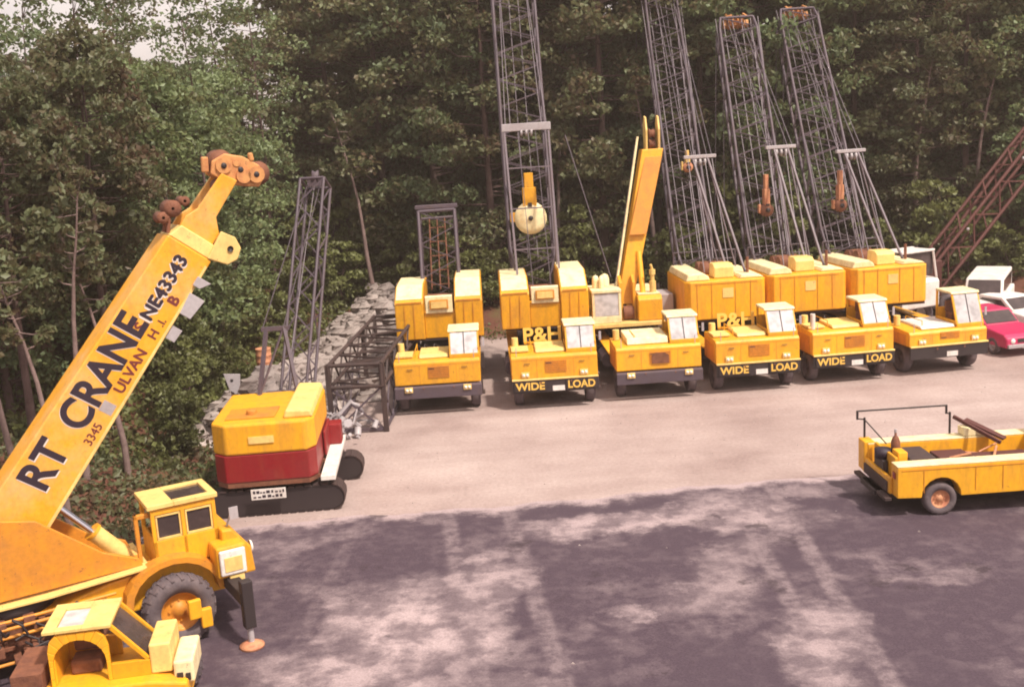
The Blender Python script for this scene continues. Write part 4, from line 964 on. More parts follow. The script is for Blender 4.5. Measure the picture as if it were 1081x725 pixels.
b = MB(); b.box(-1.6, -1.1, -.1, 1.0, .7, 1.3); b.box(-1.55, -1.15, -.13, -.1, .8, .95); b.build('rear_body', 'rust', t, .03)
for x in (-.95, .8):
    wheel(t, (x, -.45, .42), .42, .3, (0, -1, 0), rim='yellow', lugs=16); wheel(t, (x, 1.3, .42), .42, .3, (0, 1, 0), rim='yellow', lugs=16)

# ------------------------------------------------------------------ service truck at right
t = empty('service_truck', (8.86, 24.45, 0), 1.0, 'yellow service truck with ladder rack, open load bed and gas cylinder', 'truck')
def arcprof(x0, x1, z0, z1, wx, wr):  # side panel with wheel arch cut out (x,z)
    p = [(x0, z0)]
    for k in range(11): a = math.pi * (1 - k / 10); p.append((wx + wr * math.cos(a), z0 - .02 + wr * math.sin(a)))
    p += [(x1, z0), (x1, z1), (x0, z1)]
    return p
pr = arcprof(.0, 4.2, .5, 1.25, 1.05, .47)
MB().prism(pr, 'y', .0, .42).build('side_body', 'yellow', t, .02)
MB().prism(pr, 'y', 1.98, 2.4).build('side_body', 'yellow', t, .02)
MB().box(.0, 4.2, .0, .42, 1.253, 1.285).build('body_top', 'cream', t, .01); MB().box(.0, 4.2, 1.98, 2.4, 1.253, 1.285).build('body_top', 'cream', t, .01)
s = MB()
for x in (.62, 1.85, 2.5, 3.3): s.box(x, x + .015, -.012, .001, .6, 1.18)
s.box(.1, 4.1, -.012, .001, 1.17, 1.185); s.build('door_seam', 'orange', t)
MB().box(-.05, 4.2, .42, 1.98, .72, .80).build('bed_floor', 'rust', t)
b = MB(); b.box(-.12, -.02, .42, 1.98, .55, .80); b.box(-.26, -.1, .1, 2.3, .42, .5); b.build('rear_step', 'dark', t, .01)
b = MB(); b.box(-.08, -.0, .3, 2.2, .52, .92); b.build('tailgate', 'yellow', t, .02)
b = MB(); b.box(-.1, .18, 2.0, 2.44, .55, 1.33); b.build('rear_locker', 'yellow', t, .03)
b = MB(); b.box(.12, .2, .5, 1.9, .8, 1.35); b.build('bulkhead', 'yellow', t, .02)
b = MB(); b.box(.22, .45, .55, .95, .8, 1.45); b.build('bed_partition', 'yellow', t, .02)
b = MB(); b.box(-.02, .1, .9, 1.5, .8, 1.15); b.build('battery_box', 'black', t, .01)
b = MB(); b.lathe([(.001, 0), (.11, 0), (.11, .75), (.07, .86), (.03, .9), (.03, .98), (.001, .98)], (.38, 1.15, .80), (0, 0, 1), 18); cyl = b.build('gas_cylinder', 'rust', t)
MB().tube((.38, 1.15, 1.78), (.38, 1.15, 1.86), .035, 10).build('valve', 'steel_light', cyl)
b = MB(); b.lathe([(.001, .0), (.2, 0), (.2, .22), (.001, .22)], (.08, 1.2, 1.16), (0, 0, 1), 14); b.build('hose_reel', 'ink', t)
b = MB(); b.box(.6, 1.25, .8, 1.8, .8, 1.2); b.build('welder_case', 'dark', t, .04)
b = MB(); rr = random.Random(5)
for _ in range(8):
    p = Vector((rr.uniform(1.1, 3.4), rr.uniform(.6, 1.6), rr.uniform(.85, 1.15))); q_ = p + Vector((rr.uniform(-.6, .6), rr.uniform(-.4, .4), rr.uniform(-.1, .15))); b.tube(p, q_, rr.uniform(.02, .06), 7)
b.build('loose_pipes', 'pinkrust', t)
b = MB(); b.box(1.4, 2.2, .7, 1.6, .8, 1.12); b.box(2.2, 3.6, .7, 1.3, .8, 1.1); b.build('tool_chest', 'red_boom', t, .02)
# rack: long rail on the far side with stub ends
b = MB(); yr = 2.5
for x in (.05, 2.25): b.tube((x, yr - .1, 1.2), (x, yr - .1, 1.85), .028, 6)
for x in (-.1, 2.2): b.tube((x, yr, 1.78), (x, yr, 2.0), .03, 6)
b.tube((-.12, yr, 2.0), (2.22, yr, 2.0), .026, 6); b.tube((-.1, yr, 1.8), (.05, yr - .1, 1.8), .02, 6); b.tube((2.2, yr, 1.8), (2.25, yr - .1, 1.8), .02, 6)
b.tube((.05, yr - .1, 1.8), (.4, 1.8, 1.3), .018, 5)
b.build('ladder_rack', 'black', t)
b = MB(); b.beam((2.3, 2.3, 1.75), (3.05, 1.3, 1.3), .08, .08); b.beam((2.6, 2.3, 1.65), (3.3, 1.6, 1.3), .22, .05); b.build('folded_derrick', 'red_boom', t)
b = MB(); b.box(2.45, 3.0, 2.0, 2.4, 1.3, 1.5); b.build('top_locker', 'cream', t, .02)
# cab ahead (toward +x)
b = MB(); b.prism([(4.3, .45), (4.3, 1.95), (4.45, 2.05), (5.5, 2.05), (5.95, 1.4), (6.9, 1.3), (7.05, .9), (7.05, .45)], 'y', .15, 2.25)
b.build('cab', 'yellow', t, .05)
MB().prism([(4.5, 1.35), (4.5, 1.9), (5.4, 1.9), (5.75, 1.4)], 'y', .135, .149).build('window', 'glass', t)
MB().hexa([(5.54, .3, 2.0), (5.96, .3, 1.42), (5.96, 2.1, 1.42), (5.54, 2.1, 2.0)], [(5.58, .3, 2.02), (6.0, .3, 1.44), (6.0, 2.1, 1.44), (5.58, 2.1, 2.02)]).build('windshield', 'glass', t)
MB().box(4.36, 4.375, .1, .149, .5, 1.9).build('door_seam', 'orange', t)
MB().box(7.06, 7.18, .2, 2.2, .4, .62).build('front_bumper', 'steel_light', t, .02)
MB().box(-.3, 6.8, .7, 1.7, .38, .5).build('chassis', 'black', t)
for x in (1.05, 6.1):
    wheel(t, (x, .17, .40), .40, .26, (0, -1, 0), rim='pinkrust'); wheel(t, (x, 2.23, .40), .40, .26, (0, 1, 0), rim='pinkrust')
for y in (.12, 2.2): MB().box(-.03, -.005, y, y + .14, .95, 1.1).build('tail_light', 'red', t)

# ------------------------------------------------------------------ vehicles behind on the right
def car(name, loc, rz, body, label, cat, van=False):
    t = empty(name, loc, rz, label, cat)     # front faces -y
    if not van: pf = [(-.1, .35), (-.1, .72), (.1, .86), (1.3, 1.0), (4.4, 1.0), (4.6, .8), (4.6, .35)]; cabp = [(1.3, 1.003), (1.95, 1.5), (3.2, 1.52), (3.9, 1.003)]
    else: pf = [(-.1, .4), (-.1, 1.1), (.1, 1.25), (.9, 1.35), (5.0, 1.35), (5.0, .4)]; cabp = [(.9, 1.353), (1.4, 2.1), (4.9, 2.15), (5.0, 1.353)]
    MB().prism(pf, 'x', -.88, .88).build('body', body, t, .07)
    MB().prism(cabp, 'x', -.76, .76).build('cabin', body, t, .06)
    (a, za), (c, zc) = cabp[0], cabp[1]
    n = Vector((0, -(zc - za), (c - a))).normalized() * .012
    q = [Vector((x, a + (c - a) * k, za + (zc - za) * k)) + n for k, x in ((.12, -.68), (.12, .68), (.88, .64), (.88, -.64))]
    MB().hexa(q, [v + n for v in q]).build('windshield', 'glass', t)
    for s in (-1, 1):
        xa = s * .765
        MB().prism([(a + .35, za + .08), (c + .05, zc - .1), (cabp[2][0] - .15, zc - .1), (cabp[3][0] - .4, za + .08)], 'x', xa - .004, xa + .004).build('side_window', 'glass', t)
        for y in (.75, 3.6): wheel(t, (s * .8, y, .33), .33, .2, (s, 0, 0), rim='steel_light')
        MB().lathe([(.001, .03), (.09, .02), (.1, 0)], (s * .6, -.1, .62 if not van else .8), (0, -1, 0), 12).build('headlight', 'lens', t)
    MB().box(-.85, .85, -.2, -.1, .36, .5).build('front_bumper', 'steel_light', t, .02)
    MB().box(-.4, .4, -.12, -.095, .56, .7).build('grille', 'black', t)
    return t
car('parked_car', (19.55, 40.6, 0), 12, 'magenta', 'magenta red car parked past the right end of the crane row', 'car')
car('parked_van', (20.0, 45.6, 0), -30, 'white', 'white van parked behind the magenta car below the red boom', 'van', van=True)
car('parked_car', (22.0, 43.4, 0), 20, 'white', 'white car at the far right edge just behind the magenta car', 'car')
# white cab-over truck behind the last crane
t = empty('white_truck', (18.0, 47.0, 0), 25, 'white open-framed truck cab behind the rightmost truck crane', 'truck')
MB().prism([(0, .9), (0, 2.0), (.1, 2.15), (1.7, 2.2), (1.7, .9)], 'x', -1.1, 1.1).build('cab', 'white', t, .06)
b = MB()
for (x, y) in ((-1.05, .1), (1.0, .1), (-1.05, 1.6), (1.0, 1.6)): b.beam((x, y, 2.15), (x * .9, y * .8 + .15, 3.35), .09, .09)
b.box(-.98, .95, .15, .27, 3.33, 3.43); b.box(-.98, .95, 1.35, 1.5, 3.33, 3.43); b.build('cab_frame', 'white', t, .02)
MB().box(-.9, .88, .3, 1.35, 3.36, 3.41).build('roof_panel', 'white', t, .02)
MB().box(-.95, .95, .28, .3, 2.3, 3.3).build('windshield', 'glass', t)
MB().box(-.9, .9, 1.7, 6.0, .8, 1.1).build('chassis', 'dark', t)
MB().box(-1.15, 1.15, 1.9, 6.0, 1.1, 2.3).build('load_box', 'white', t, .04)
for y in (.8, 4.8):
    for s in (-1, 1): wheel(t, (s * .95, y, .48), .48, .3, (s, 0, 0), rim='white')

# red lattice boom crane at right
t = empty('red_crane', (20.2, 50.2, 0), 0, 'dark red lattice boom crane rising to the right behind the parked vehicles', 'crane')
b = MB(); lattice(b, (-1.0, 0, 1.3), (8.5, 3.0, 11.2), 1.1, 1.1, 1.1, 1.1, 14, .085, .045)
o = b.build('boom', 'red_boom', t)
b = MB(); b.tube((-1.1, .6, 1.3), (8.3, 3.6, 11.9), .09, 7); b.build('jib_tube', 'red_boom', o)
for k in (1, 3, 4): p = Vector((-1, -.6, 1.6)) + Vector((9.5, 3, 9.9)) * (k + .5) / 6.5; MB().lathe([(.001, .03), (.07, .03), (.07, 0)], p, (0, -1, 0), 10).build('lamp', 'steel_light', o)
MB().box(-3.2, -.2, -.5, 2.2, .9, 2.6).build('house', 'red_boom', t, .06)
MB().box(-3.4, .6, -.6, 2.3, .35, .9).build('chassis', 'dark', t, .03)
for x in (-2.8, -1.4, .1):
    for y, s in ((-.6, -1), (2.3, 1)): wheel(t, (x, y, .5), .5, .3, (0, s, 0), rim='red_boom')

# ------------------------------------------------------------------ rubble, drum, post
def rock(b, c, r, rr):
    n = 6; vs = []
    c = Vector(c)
    for j, (zz, k) in enumerate(((-.5, .75), (.1, 1.0), (.6, .6))):
        for i in range(n):
            a = 2 * math.pi * i / n + j * .5; q = r * k * rr.uniform(.75, 1.2)
            vs.append(c + Vector((math.cos(a) * q, math.sin(a) * q * .9, zz * r * rr.uniform(.8, 1.1))))
    fs = [tuple(range(n - 1, -1, -1)), tuple(range(2 * n, 3 * n))]
    for j in range(2):
        for i in range(n): fs.append((j * n + i, j * n + (i + 1) % n, (j + 1) * n + (i + 1) % n, (j + 1) * n + i))
    b.add(vs, fs)
b = MB(); rr = random.Random(21)
for k in range(1500):
    s = .06 + .94 * rr.random(); x0 = -9.0 + 3.3 * s; y0 = 34.2 + 20 * s
    w = rr.gauss(0, .9 + .5 * s); x = x0 + w; y = y0 + rr.gauss(0, .8)
    hp = max(0, 1 - (w / (1.9 + s)) ** 2) * (1.15 + .5 * math.sin(s * 9))
    rock(b, (x, y, gh(x, y) + hp * rr.uniform(.6, 1.05)), rr.choice((.07, .1, .14, .2, .28, .42, .6)) * .9 * rr.uniform(.8, 1.1), rr)
tag(b.build('rubble', 'rock'), 'long heap of pale broken rock running back along the edge of the woods', 'rubble', kind='stuff')
# core of the heap
b = MB(); n = 24; vs = []
for i in range(n + 1):
    s = i / n; x0 = -9.3 + 3.6 * s; y0 = 34.2 + 20 * s; w = 1.9 + s
    for k in range(9):
        q = -1 + k / 4; x = x0 + q * w; hp = max(0, 1 - q * q) * (1.15 + .5 * math.sin(s * 9)) * .75 * min(1, s * 6) * min(1, (1 - s) * 6)
        vs.append((x, y0, gh(x, y0) - .05 + hp + .1 * rr.random()))
b.add(vs, [(i * 9 + k, i * 9 + k + 1, (i + 1) * 9 + k + 1, (i + 1) * 9 + k) for i in range(n) for k in range(8)], True)
tag(b.build('rubble_mound', 'rock'), kind='structure')

t = empty('oil_drum', (-9.2, 39.6, gh(-9.2, 39.6)), 20, 'orange rusty drum standing on a stump in the bushes left of the slim lattice boom', 'drum')
zb = 1.5
MB().tube((0, 0, -.2), (0, 0, zb), .28, 12, r2=.22).build('stump', 'bark', t)
b = MB(); b.lathe([(.001, 0), (.28, 0), (.29, .02), (.28, .04), (.28, .24), (.295, .26), (.28, .28), (.28, .48), (.295, .5), (.28, .52), (.28, .72), (.29, .74), (.28, .76), (.26, .75), (.001, .74)], (0, 0, zb), (0, 0, 1), 24); b.build('drum_body', 'pinkrust', t)
t = empty('sign_post', (-8.95, 33.8, gh(-8.95, 33.8)), 8, 'pale grey tapered sign plate on a dark post among the bushes', 'sign')
hz = 2.15 - gh(-8.95, 33.8)
MB().box(-.05, .05, -.05, .05, -.1, hz + .2).build('post', 'bark', t)
b = MB(); b.prism([(-.22, hz + .45), (.3, hz + .4), (.26, hz + .05), (.12, hz - .25), (-.08, hz - .1)], 'y', -.08, -.053); o = b.build('sign_plate', 'steel_light', t, .01)
MB().lathe([(.001, .01), (.05, .01), (.05, 0)], (.02, -.081, hz + .22), (0, -1, 0), 10).build('bolt', 'black', o)
# second post and tall pole at the right
t = empty('utility_pole', (18.2, 57.5, gh(18.2, 57.5)), 0, 'weathered bare pole standing at the forest edge behind the rightmost lattice boom', 'pole')
MB().tube((0, 0, -.3), (.1, 0, 8.2), .17, 12, r2=.12).build('pole_shaft', 'bark_pale', t)
MB().beam((-.35, -.05, 6.6), (.5, -.05, 6.6), .1, .12).build('crossarm', 'bark_pale', t)

# ------------------------------------------------------------------ trees
def leaf_quad(b, p, s, rr, flat=.4):
    n = Vector((rr.gauss(0, 1), rr.gauss(0, 1), rr.gauss(0, 1) + flat)).normalized(); a = n.orthogonal().normalized(); c = n.cross(a)
    th = rr.uniform(0, 6.28); u = a * math.cos(th) + c * math.sin(th); v = n.cross(u)
    u = u * s; v = v * s * rr.uniform(.45, .8)
    b.v += [p - u, p - u * .1 + v + n * s * .15, p + u, p + u * .1 - v + n * s * .12]
    o = len(b.v) - 4; b.f.append((o, o + 1, o + 2, o + 3)); b.sm.append(False)
def tree_mesh(seed, h, cr, base, leaf, nclump, nleaf, trunk_r, kind='round', lean=0):
    rr = random.Random(seed); tb = MB(); cb_ = MB()
    # trunk polyline
    pts = [Vector((0, 0, -.4))]; n = 7
    ox, oy = rr.uniform(-.5, .5) + lean, rr.uniform(-.4, .4)
    for i in range(1, n + 1):
        s = i / n; pts.append(Vector((ox * s * s * 1.2 + rr.uniform(-.08, .08), oy * s * s + rr.uniform(-.08, .08), h * .93 * s)))
    for i in range(n):
        tb.tube(pts[i], pts[i + 1], trunk_r * (1 - i / n * .85), 8, r2=trunk_r * (1 - (i + 1) / n * .85), caps=False)
    def trunk_at(z):
        s = max(0, min(.999, z / (h * .93))) * n; i = int(s); return pts[i].lerp(pts[i + 1], s - i)
    for k in range(nclump):
        z = base + (h - base) * (k + rr.random()) / nclump
        s = (z - base) / (h - base)
        if kind == 'round': prof = math.sqrt(max(.05, 1 - (1.9 * s - .85) ** 2 * .85)) if s > .05 else .5
        else: prof = (1 - s) ** .7 * .95 + .1
        rad = cr * prof * rr.uniform(.35, 1.05); a = rr.uniform(0, 6.28)
        st = trunk_at(min(z - rad * .25, h * .9)); e = Vector((st.x + math.cos(a) * rad, st.y + math.sin(a) * rad, z + rr.uniform(-.2, .4)))
        mid = st.lerp(e, .5) + Vector((0, 0, -.12 * rad))
        r0 = trunk_r * .28 * (1 - s * .6)
        tb.tube(st, mid, r0, 5, r2=r0 * .6, caps=False); tb.tube(mid, e, r0 * .6, 5, r2=r0 * .15, caps=False)
        cs = rr.uniform(.55, 1.15) * cr * .36
        fl = rr.uniform(.35, .6)
        for _ in range(nleaf):
            d = Vector((rr.gauss(0, 1), rr.gauss(0, 1), rr.gauss(0, 1))).normalized() * cs * (rr.random() ** .45)
            d.z *= fl
            drop = -.18 * (d.x * d.x + d.y * d.y) / max(cs, .1)
            leaf_quad(cb_, e + d + Vector((0, 0, drop)), leaf * rr.uniform(.6, 1.3), rr)
    return tb, cb_
PROT = {}
def proto(key, leafm, barkm='bark', **kw):
    tb, cb_ = tree_mesh(**kw)
    m1 = D.meshes.new('trunk'); m1.from_pydata([tuple(v) for v in tb.v], [], tb.f); m1.materials.append(M[barkm]); 
    for p in m1.polygons: p.use_smooth = True
    m2 = D.meshes.new('crown'); m2.from_pydata([tuple(v) for v in cb_.v], [], cb_.f); m2.materials.append(M[leafm])
    PROT[key] = (m1, m2)
proto('a', 'leaf', seed=1, h=20, cr=3.6, base=3.2, leaf=.155, nclump=100, nleaf=170, trunk_r=.26)
proto('b', 'leaf', seed=2, h=22, cr=3.3, base=4.5, leaf=.15, nclump=100, nleaf=170, trunk_r=.28)
proto('c', 'leaf_dark', seed=3, h=21, cr=3.4, base=2.6, leaf=.15, nclump=95, nleaf=160, trunk_r=.26)
proto('d', 'leaf_bright', seed=4, h=13.5, cr=3.4, base=1.8, leaf=.125, nclump=95, nleaf=200, trunk_r=.2)
proto('e', 'leaf', seed=5, h=15, cr=3.2, base=1.5, leaf=.13, nclump=90, nleaf=180, trunk_r=.22)
proto('f', 'leaf_dark', seed=6, h=14.5, cr=3.1, base=2.5, leaf=.13, nclump=85, nleaf=170, trunk_r=.2)
proto('k', 'leaf_dark', seed=14, h=14.5, cr=3.0, base=5.5, leaf=.13, nclump=80, nleaf=170, trunk_r=.19)
proto('w', 'leaf', seed=17, h=16.5, cr=2.6, base=5, leaf=.12, nclump=60, nleaf=50, trunk_r=.13)
proto('g', 'leaf_bank', seed=8, h=3.0, cr=1.3, base=.3, leaf=.11, nclump=34, nleaf=70, trunk_r=.05)
proto('h', 'leaf_bank', seed=9, h=4.6, cr=1.7, base=.4, leaf=.13, nclump=40, nleaf=75, trunk_r=.07)
proto('s', 'leaf_dark', 'bark_pale', seed=12, h=13, cr=1.6, base=8.5, leaf=.18, nclump=16, nleaf=50, trunk_r=.17, lean=-1.2)
def tree(key, x, y, s, name, label, cat, group=None, rz=None):
    o = D.objects.new(name, None); COL.objects.link(o); o.location = (x, y, gh(x, y) - .05); o.scale = (s, s, s * rnd.uniform(.94, 1.06))
    o.rotation_euler = (0, 0, rnd.uniform(0, 6.28) if rz is None else rz); o.empty_display_size = .3
    for me_, nm in zip(PROT[key], ('trunk', 'crown')):
        c = D.objects.new(nm, me_); COL.objects.link(c); c.parent = o
    return tag(o, label, cat, group)
# forest behind the row
L1 = 'tall leafy tree in the front rank of the forest behind the truck cranes'
L2 = 'tall tree deeper in the forest behind the front rank, above the truck cranes'
x = -6.4; k = 0
while x < 37:
    y = 57.5 - .05 * x + rnd.uniform(-1.1, 1.3)
    tree(rnd.choice('aabcc'), x, y, rnd.uniform(.85, 1.08), 'forest_tree', L1, 'tree', 'front rank trees behind the cranes'); x += rnd.uniform(2.2, 3.1)
for (yy, x0) in ((62.5, -8), (67.5, -7)):
    x = x0
    while x < 42:
        tree(rnd.choice('abbc'), x, yy + rnd.uniform(-1.3, 1.3), rnd.uniform(.95, 1.15), 'forest_tree', L2, 'tree', 'deeper trees behind the cranes'); x += rnd.uniform(2.7, 3.7)
for (x, y, s) in ((-9.3, 60.5, 1.0), (-11.2, 64.5, .98), (-8.2, 64, 1.05)):
    tree('c', x, y, s, 'forest_tree', L2, 'tree', 'deeper trees behind the cranes')
# left wood
L3 = 'mid height leafy tree in the wood left of the crawler crane'
for (px_, py_, kk, s) in [(-14.4, 31.5, 'k', .78), (-17.8, 30, 'k', .79), (-13.4, 35.5, 'k', .84), (-16.6, 35, 'e', .78), (-20, 34, 'f', .78), (-23, 31, 'f', .77),
                          (-15.6, 38.5, 'f', .80), (-19, 39.5, 'k', .82), (-23, 38, 'e', .80), (-18.5, 44, 'e', .84), (-22.5, 44.5, 'e', .84), (-27, 43, 'f', .88),
                          (-15.4, 53, 'e', .83), (-18.5, 51, 'f', .86), (-22.5, 52, 'e', .85), (-27, 51, 'f', .9), (-12.8, 57.5, 'f', .92), (-16.5, 60, 'e', .86), (-21, 60, 'f', .9), (-26, 60, 'e', .88), (-31, 56, 'f', .92),
                          (-20.5, 28.5, 'k', .75)]:
    tree(kk, px_, py_, s * (.95 if kk != 'w' else 1), 'forest_tree', L3, 'tree', 'trees of the wood on the left')
tree('d', -12.3, 40.5, .9, 'forest_tree', 'bright green leafy tree just behind the tip of the lettered boom', 'tree')
tree('d', -13.2, 49.5, .9, 'forest_tree', 'bright green tree at the wood edge left of the slim lattice boom', 'tree')
tree('d', -15.2, 43.5, .87, 'forest_tree', 'tall light green tree against the white sky at upper left', 'tree')
tree('s', -6.9, 55.2, .85, 'bare_tree', 'pale bare leaning trunk at the wood edge left of the first truck crane', 'tree', rz=0)
tree('s', -11.4, 26.2, .62, 'bare_tree', 'pale bare trunk rising behind the lettered boom and cab', 'tree', rz=.2)
tree('s', -12.3, 24.6, .55, 'bare_tree', 'thin bare trunk left of the boom lettering', 'tree', rz=2.2)
for (x, y, rz) in ((7.6, 55.5, 1.0), (20.8, 55.8, 2.0), (23.6, 55.2, 3.0), (2.6, 55.9, 4.1)):
    tree('s', x, y, .9, 'bare_tree', 'slim bare trunk standing in front of the forest behind the cranes', 'tree', 'slim bare trunks before the forest', rz)
for (x, y, s_) in ((-14, 37.5, .86), (-17.2, 37, .84), (-19.5, 42, .88), (-15.5, 47, .92), (-13.4, 54.5, .96), (-11.4, 53.5, .98), (-18, 56, .95), (-21.5, 36, .82), (-24, 47, .92), (-12.2, 45.5, .9), (-20, 48, .93)):
    tree('w', x, y, s_, 'forest_tree', 'thin wispy tree whose sparse top stands against the sky at upper left', 'tree', 'wispy trees against the sky')
# shrubs on the bank
for i, (x, y, kk, s) in enumerate([(-10.6, 33.4, 'g', .7), (-11.2, 35.6, 'h', .7), (-11.6, 38.0, 'h', .8), (-11.4, 41.4, 'g', 1.0), (-12.2, 43.8, 'h', .8), (-11.9, 46.5, 'g', 1.1), (-11.2, 49.5, 'g', 1.0),
                                   (-10.4, 52.5, 'g', 1.1), (-8.6, 55.5, 'g', 1.1), (-10.6, 56, 'h', 1.0), (-9.2, 58.5, 'h', 1.1), (-6.0, 57.5, 'h', .9)]):
    tree(kk, x, y, s, 'shrub', 'leafy green shrub on the bank between the rubble and the left wood', 'shrub', 'shrubs on the bank by the rubble')
x = -4
while x < 30:
    tree(rnd.choice('gh'), x, 54.2 - .05 * x + rnd.uniform(-.6, .8), rnd.uniform(.7, 1.2), 'shrub', 'low shrub at the foot of the forest behind the truck cranes', 'shrub', 'shrubs at the foot of the forest'); x += rnd.uniform(1.6, 2.8)

# far wood mass + understorey
def mass(name, n, fx, leaf, m, label, cat):
    b = MB(); rr = random.Random(hash(name) % 97 if False else len(name))
    for _ in range(n): leaf_quad(b, fx(rr), leaf * rr.uniform(.6, 1.3), rr)
    me_ = D.meshes.new(name); me_.from_pydata([tuple(v) for v in b.v], [], b.f); me_.materials.append(M[m])
    o = D.objects.new(name, me_); COL.objects.link(o); tag(o, label, cat, kind='stuff'); return o
def far(rr):
    x = rr.uniform(-32, 50); y = rr.uniform(70, 76); top = 21 + 3 * noise.noise((x * .3, 1, 2)) if x > -7 else 10.5 + 2.0 * noise.noise((x * .4, 1, 2))
    return Vector((x, y, rr.uniform(0, top)))
mass('far_wood', 30000, far, .42, 'leaf_dark', 'dark mass of woodland far behind the trees', 'woodland')
def under(rr):
    if rr.random() < .5:
        x = rr.uniform(-10, 34); y = rr.uniform(54.5, 62); return Vector((x, y, gh(x, y) + rr.random() ** 2 * 1.6))
    y = rr.uniform(31.5, 58); x = xb(y) - 1.6 - rr.random() ** 1.5 * 9; return Vector((x, y, gh(x, y) + rr.random() ** 2 * .9))
mass('undergrowth', 26000, under, .12, 'leaf_bank', 'low weeds and undergrowth covering the forest floor and bank', 'undergrowth')

def weeds(rr):
    y = rr.uniform(28, 52); 
    if rr.random() < .6: x = xb(y) + rr.gauss(0, .5)
    else: x = rr.uniform(-6, 30); y = 51.5 - .05 * x + rr.gauss(0, .7)
    k = noise.noise((x * .8, y * .8, 0)); return Vector((x, y, gh(x, y) + max(0, k) * rr.random() * .5 + .02))
mass('weeds', 9000, weeds, .09, 'leaf_bank', 'scrubby weeds along the ragged edge of the gravel lot', 'weeds')
def litter(rr):
    y = rr.uniform(18, 34); x = xb(y) + .6 - rr.random() * 11; return Vector((x, y, gh(x, y) + rr.random() ** 3 * .35 + .02))
mass('leaf_litter', 16000, litter, .10, 'leaf_dark', 'brown leaf litter and dead twigs on the red soil at the left', 'leaf litter')
b = MB(); rr = random.Random(77)
for _ in range(260):
    s_ = rr.random(); x = -7.9 + 2.0 * s_ + rr.gauss(0, .5); y = 31.6 + 4.2 * s_ + rr.gauss(0, .5); z = gh(x, y) + abs(rr.gauss(0, .45)) + .05
    p = Vector((x, y, z)); q_ = p + Vector((rr.uniform(-.5, .5), rr.uniform(-.4, .4), rr.uniform(-.35, .45)))
    if rr.random() < .6: b.beam(p, q_, rr.uniform(.03, .12), rr.uniform(.02, .1))
    else: b.tube(p, p.lerp(q_, .5), rr.uniform(.05, .16), 8)
tag(b.build('scrap_heap', 'steel_light', None), 'tangled heap of pale scrap metal between the crawler crane and the rubble', 'scrap', kind='stuff')
for (x, y, s_, rz) in ((-13.2, 27.5, .6, 1.2), (-12.2, 29.6, .66, 2.9), (-15.2, 28.3, .72, 4.0), (-17.4, 26.2, .66, 5.1), (-11.4, 30.6, .6, .4)):
    tree('s', x, y, s_, 'bare_tree', 'slim trunk rising from the red soil in the shade at left', 'tree', 'slim trunks on the red soil', rz)

# ------------------------------------------------------------------ haze
hb_ = MB(); hb_.box(-600, 600, -300, 620, -1.5, 42)  # added volume that lifts the darkest forest tones
hm = D.materials.new('warm_haze'); hm.use_nodes = True
for n in list(hm.node_tree.nodes):
    if n.type != 'OUTPUT_MATERIAL': hm.node_tree.nodes.remove(n)
pv = hm.node_tree.nodes.new('ShaderNodeVolumePrincipled'); pv.inputs['Color'].default_value = (0.95, 0.78, 0.68, 1); pv.inputs['Density'].default_value = 0.0010
pv.inputs['Anisotropy'].default_value = 0.2
hm.node_tree.links.new(pv.outputs[0], [n for n in hm.node_tree.nodes if n.type == 'OUTPUT_MATERIAL'][0].inputs['Volume'])
tag(hb_.build('haze', hm), 'thin warm haze over the lot and woods, added to lift dark tones', 'haze', kind='stuff')

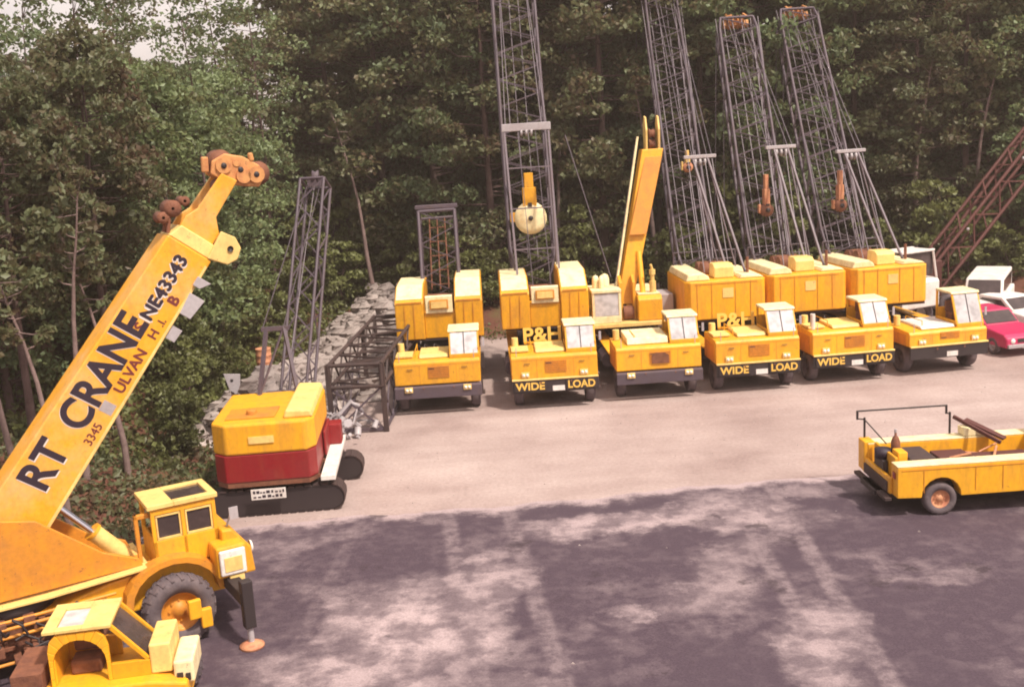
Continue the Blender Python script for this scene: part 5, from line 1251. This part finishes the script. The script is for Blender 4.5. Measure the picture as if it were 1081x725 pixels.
# ------------------------------------------------------------------ light, sky, camera
w = D.worlds.new('World'); sc.world = w; w.use_nodes = True
nt = w.node_tree; bg = nt.nodes['Background']; sky = nt.nodes.new('ShaderNodeTexSky'); sky.sky_type = 'NISHITA'; sky.sun_disc = False
sdir = Vector((0.46, -0.42, 0.90)).normalized()
sky.sun_elevation = math.asin(sdir.z); sky.sun_rotation = math.atan2(sdir.x, sdir.y)
sky.dust_density = 8.0; sky.air_density = 0.8; sky.ozone_density = 1.0
ctc = nt.nodes.new('ShaderNodeTexCoord'); cmp_ = nt.nodes.new('ShaderNodeMapping'); cmp_.inputs['Scale'].default_value = (1, 1, 3.5)
cn = nt.nodes.new('ShaderNodeTexNoise'); cn.inputs['Scale'].default_value = 2.2; cn.inputs['Detail'].default_value = 7; cn.inputs['Roughness'].default_value = .6
crp = nt.nodes.new('ShaderNodeMapRange'); crp.inputs[1].default_value = .3; crp.inputs[2].default_value = .6; crp.inputs[3].default_value = .45; crp.inputs[4].default_value = .95
cmx = nt.nodes.new('ShaderNodeMix'); cmx.data_type = 'RGBA'; cmx.inputs[7].default_value = (5.0, 4.5, 4.3, 1)
nt.links.new(ctc.outputs['Generated'], cmp_.inputs[0]); nt.links.new(cmp_.outputs[0], cn.inputs['Vector']); nt.links.new(cn.outputs['Fac'], crp.inputs[0])
nt.links.new(crp.outputs[0], cmx.inputs[0]); nt.links.new(sky.outputs[0], cmx.inputs[6]); nt.links.new(cmx.outputs[2], bg.inputs[0]); bg.inputs[1].default_value = 0.15
ld = D.lights.new('sun', 'SUN'); ld.energy = 3.6; ld.angle = R(4.0); ld.color = (1.0, 0.91, 0.77)
lo = D.objects.new('sun', ld); COL.objects.link(lo); lo.rotation_euler = sdir.to_track_quat('Z', 'Y').to_euler(); lo.location = (0, 0, 60)

cam = D.cameras.new('camera'); co = D.objects.new('camera', cam); COL.objects.link(co); sc.camera = co
cam.sensor_width = 36; cam.lens = 1150 / 1081 * 36; cam.clip_end = 2000; cam.clip_start = .1
pit = math.atan(221.5 / 1150)
rot = Matrix.Rotation(math.pi / 2 - pit, 4, 'X') @ Matrix.Rotation(R(-3.5), 4, 'Z')
co.matrix_world = Matrix.Translation((0, 0, 9.5)) @ rot
vs_ = sc.view_settings; vs_.view_transform = 'Standard'; vs_.look = 'None'; vs_.exposure = 0.55; vs_.gamma = 1.0
sc.cycles.max_bounces = 6; sc.cycles.diffuse_bounces = 3; sc.cycles.transparent_max_bounces = 4
sc.cycles.use_denoising = True; sc.cycles.pixel_filter_type = 'BLACKMAN_HARRIS'; sc.cycles.filter_width = 1.9
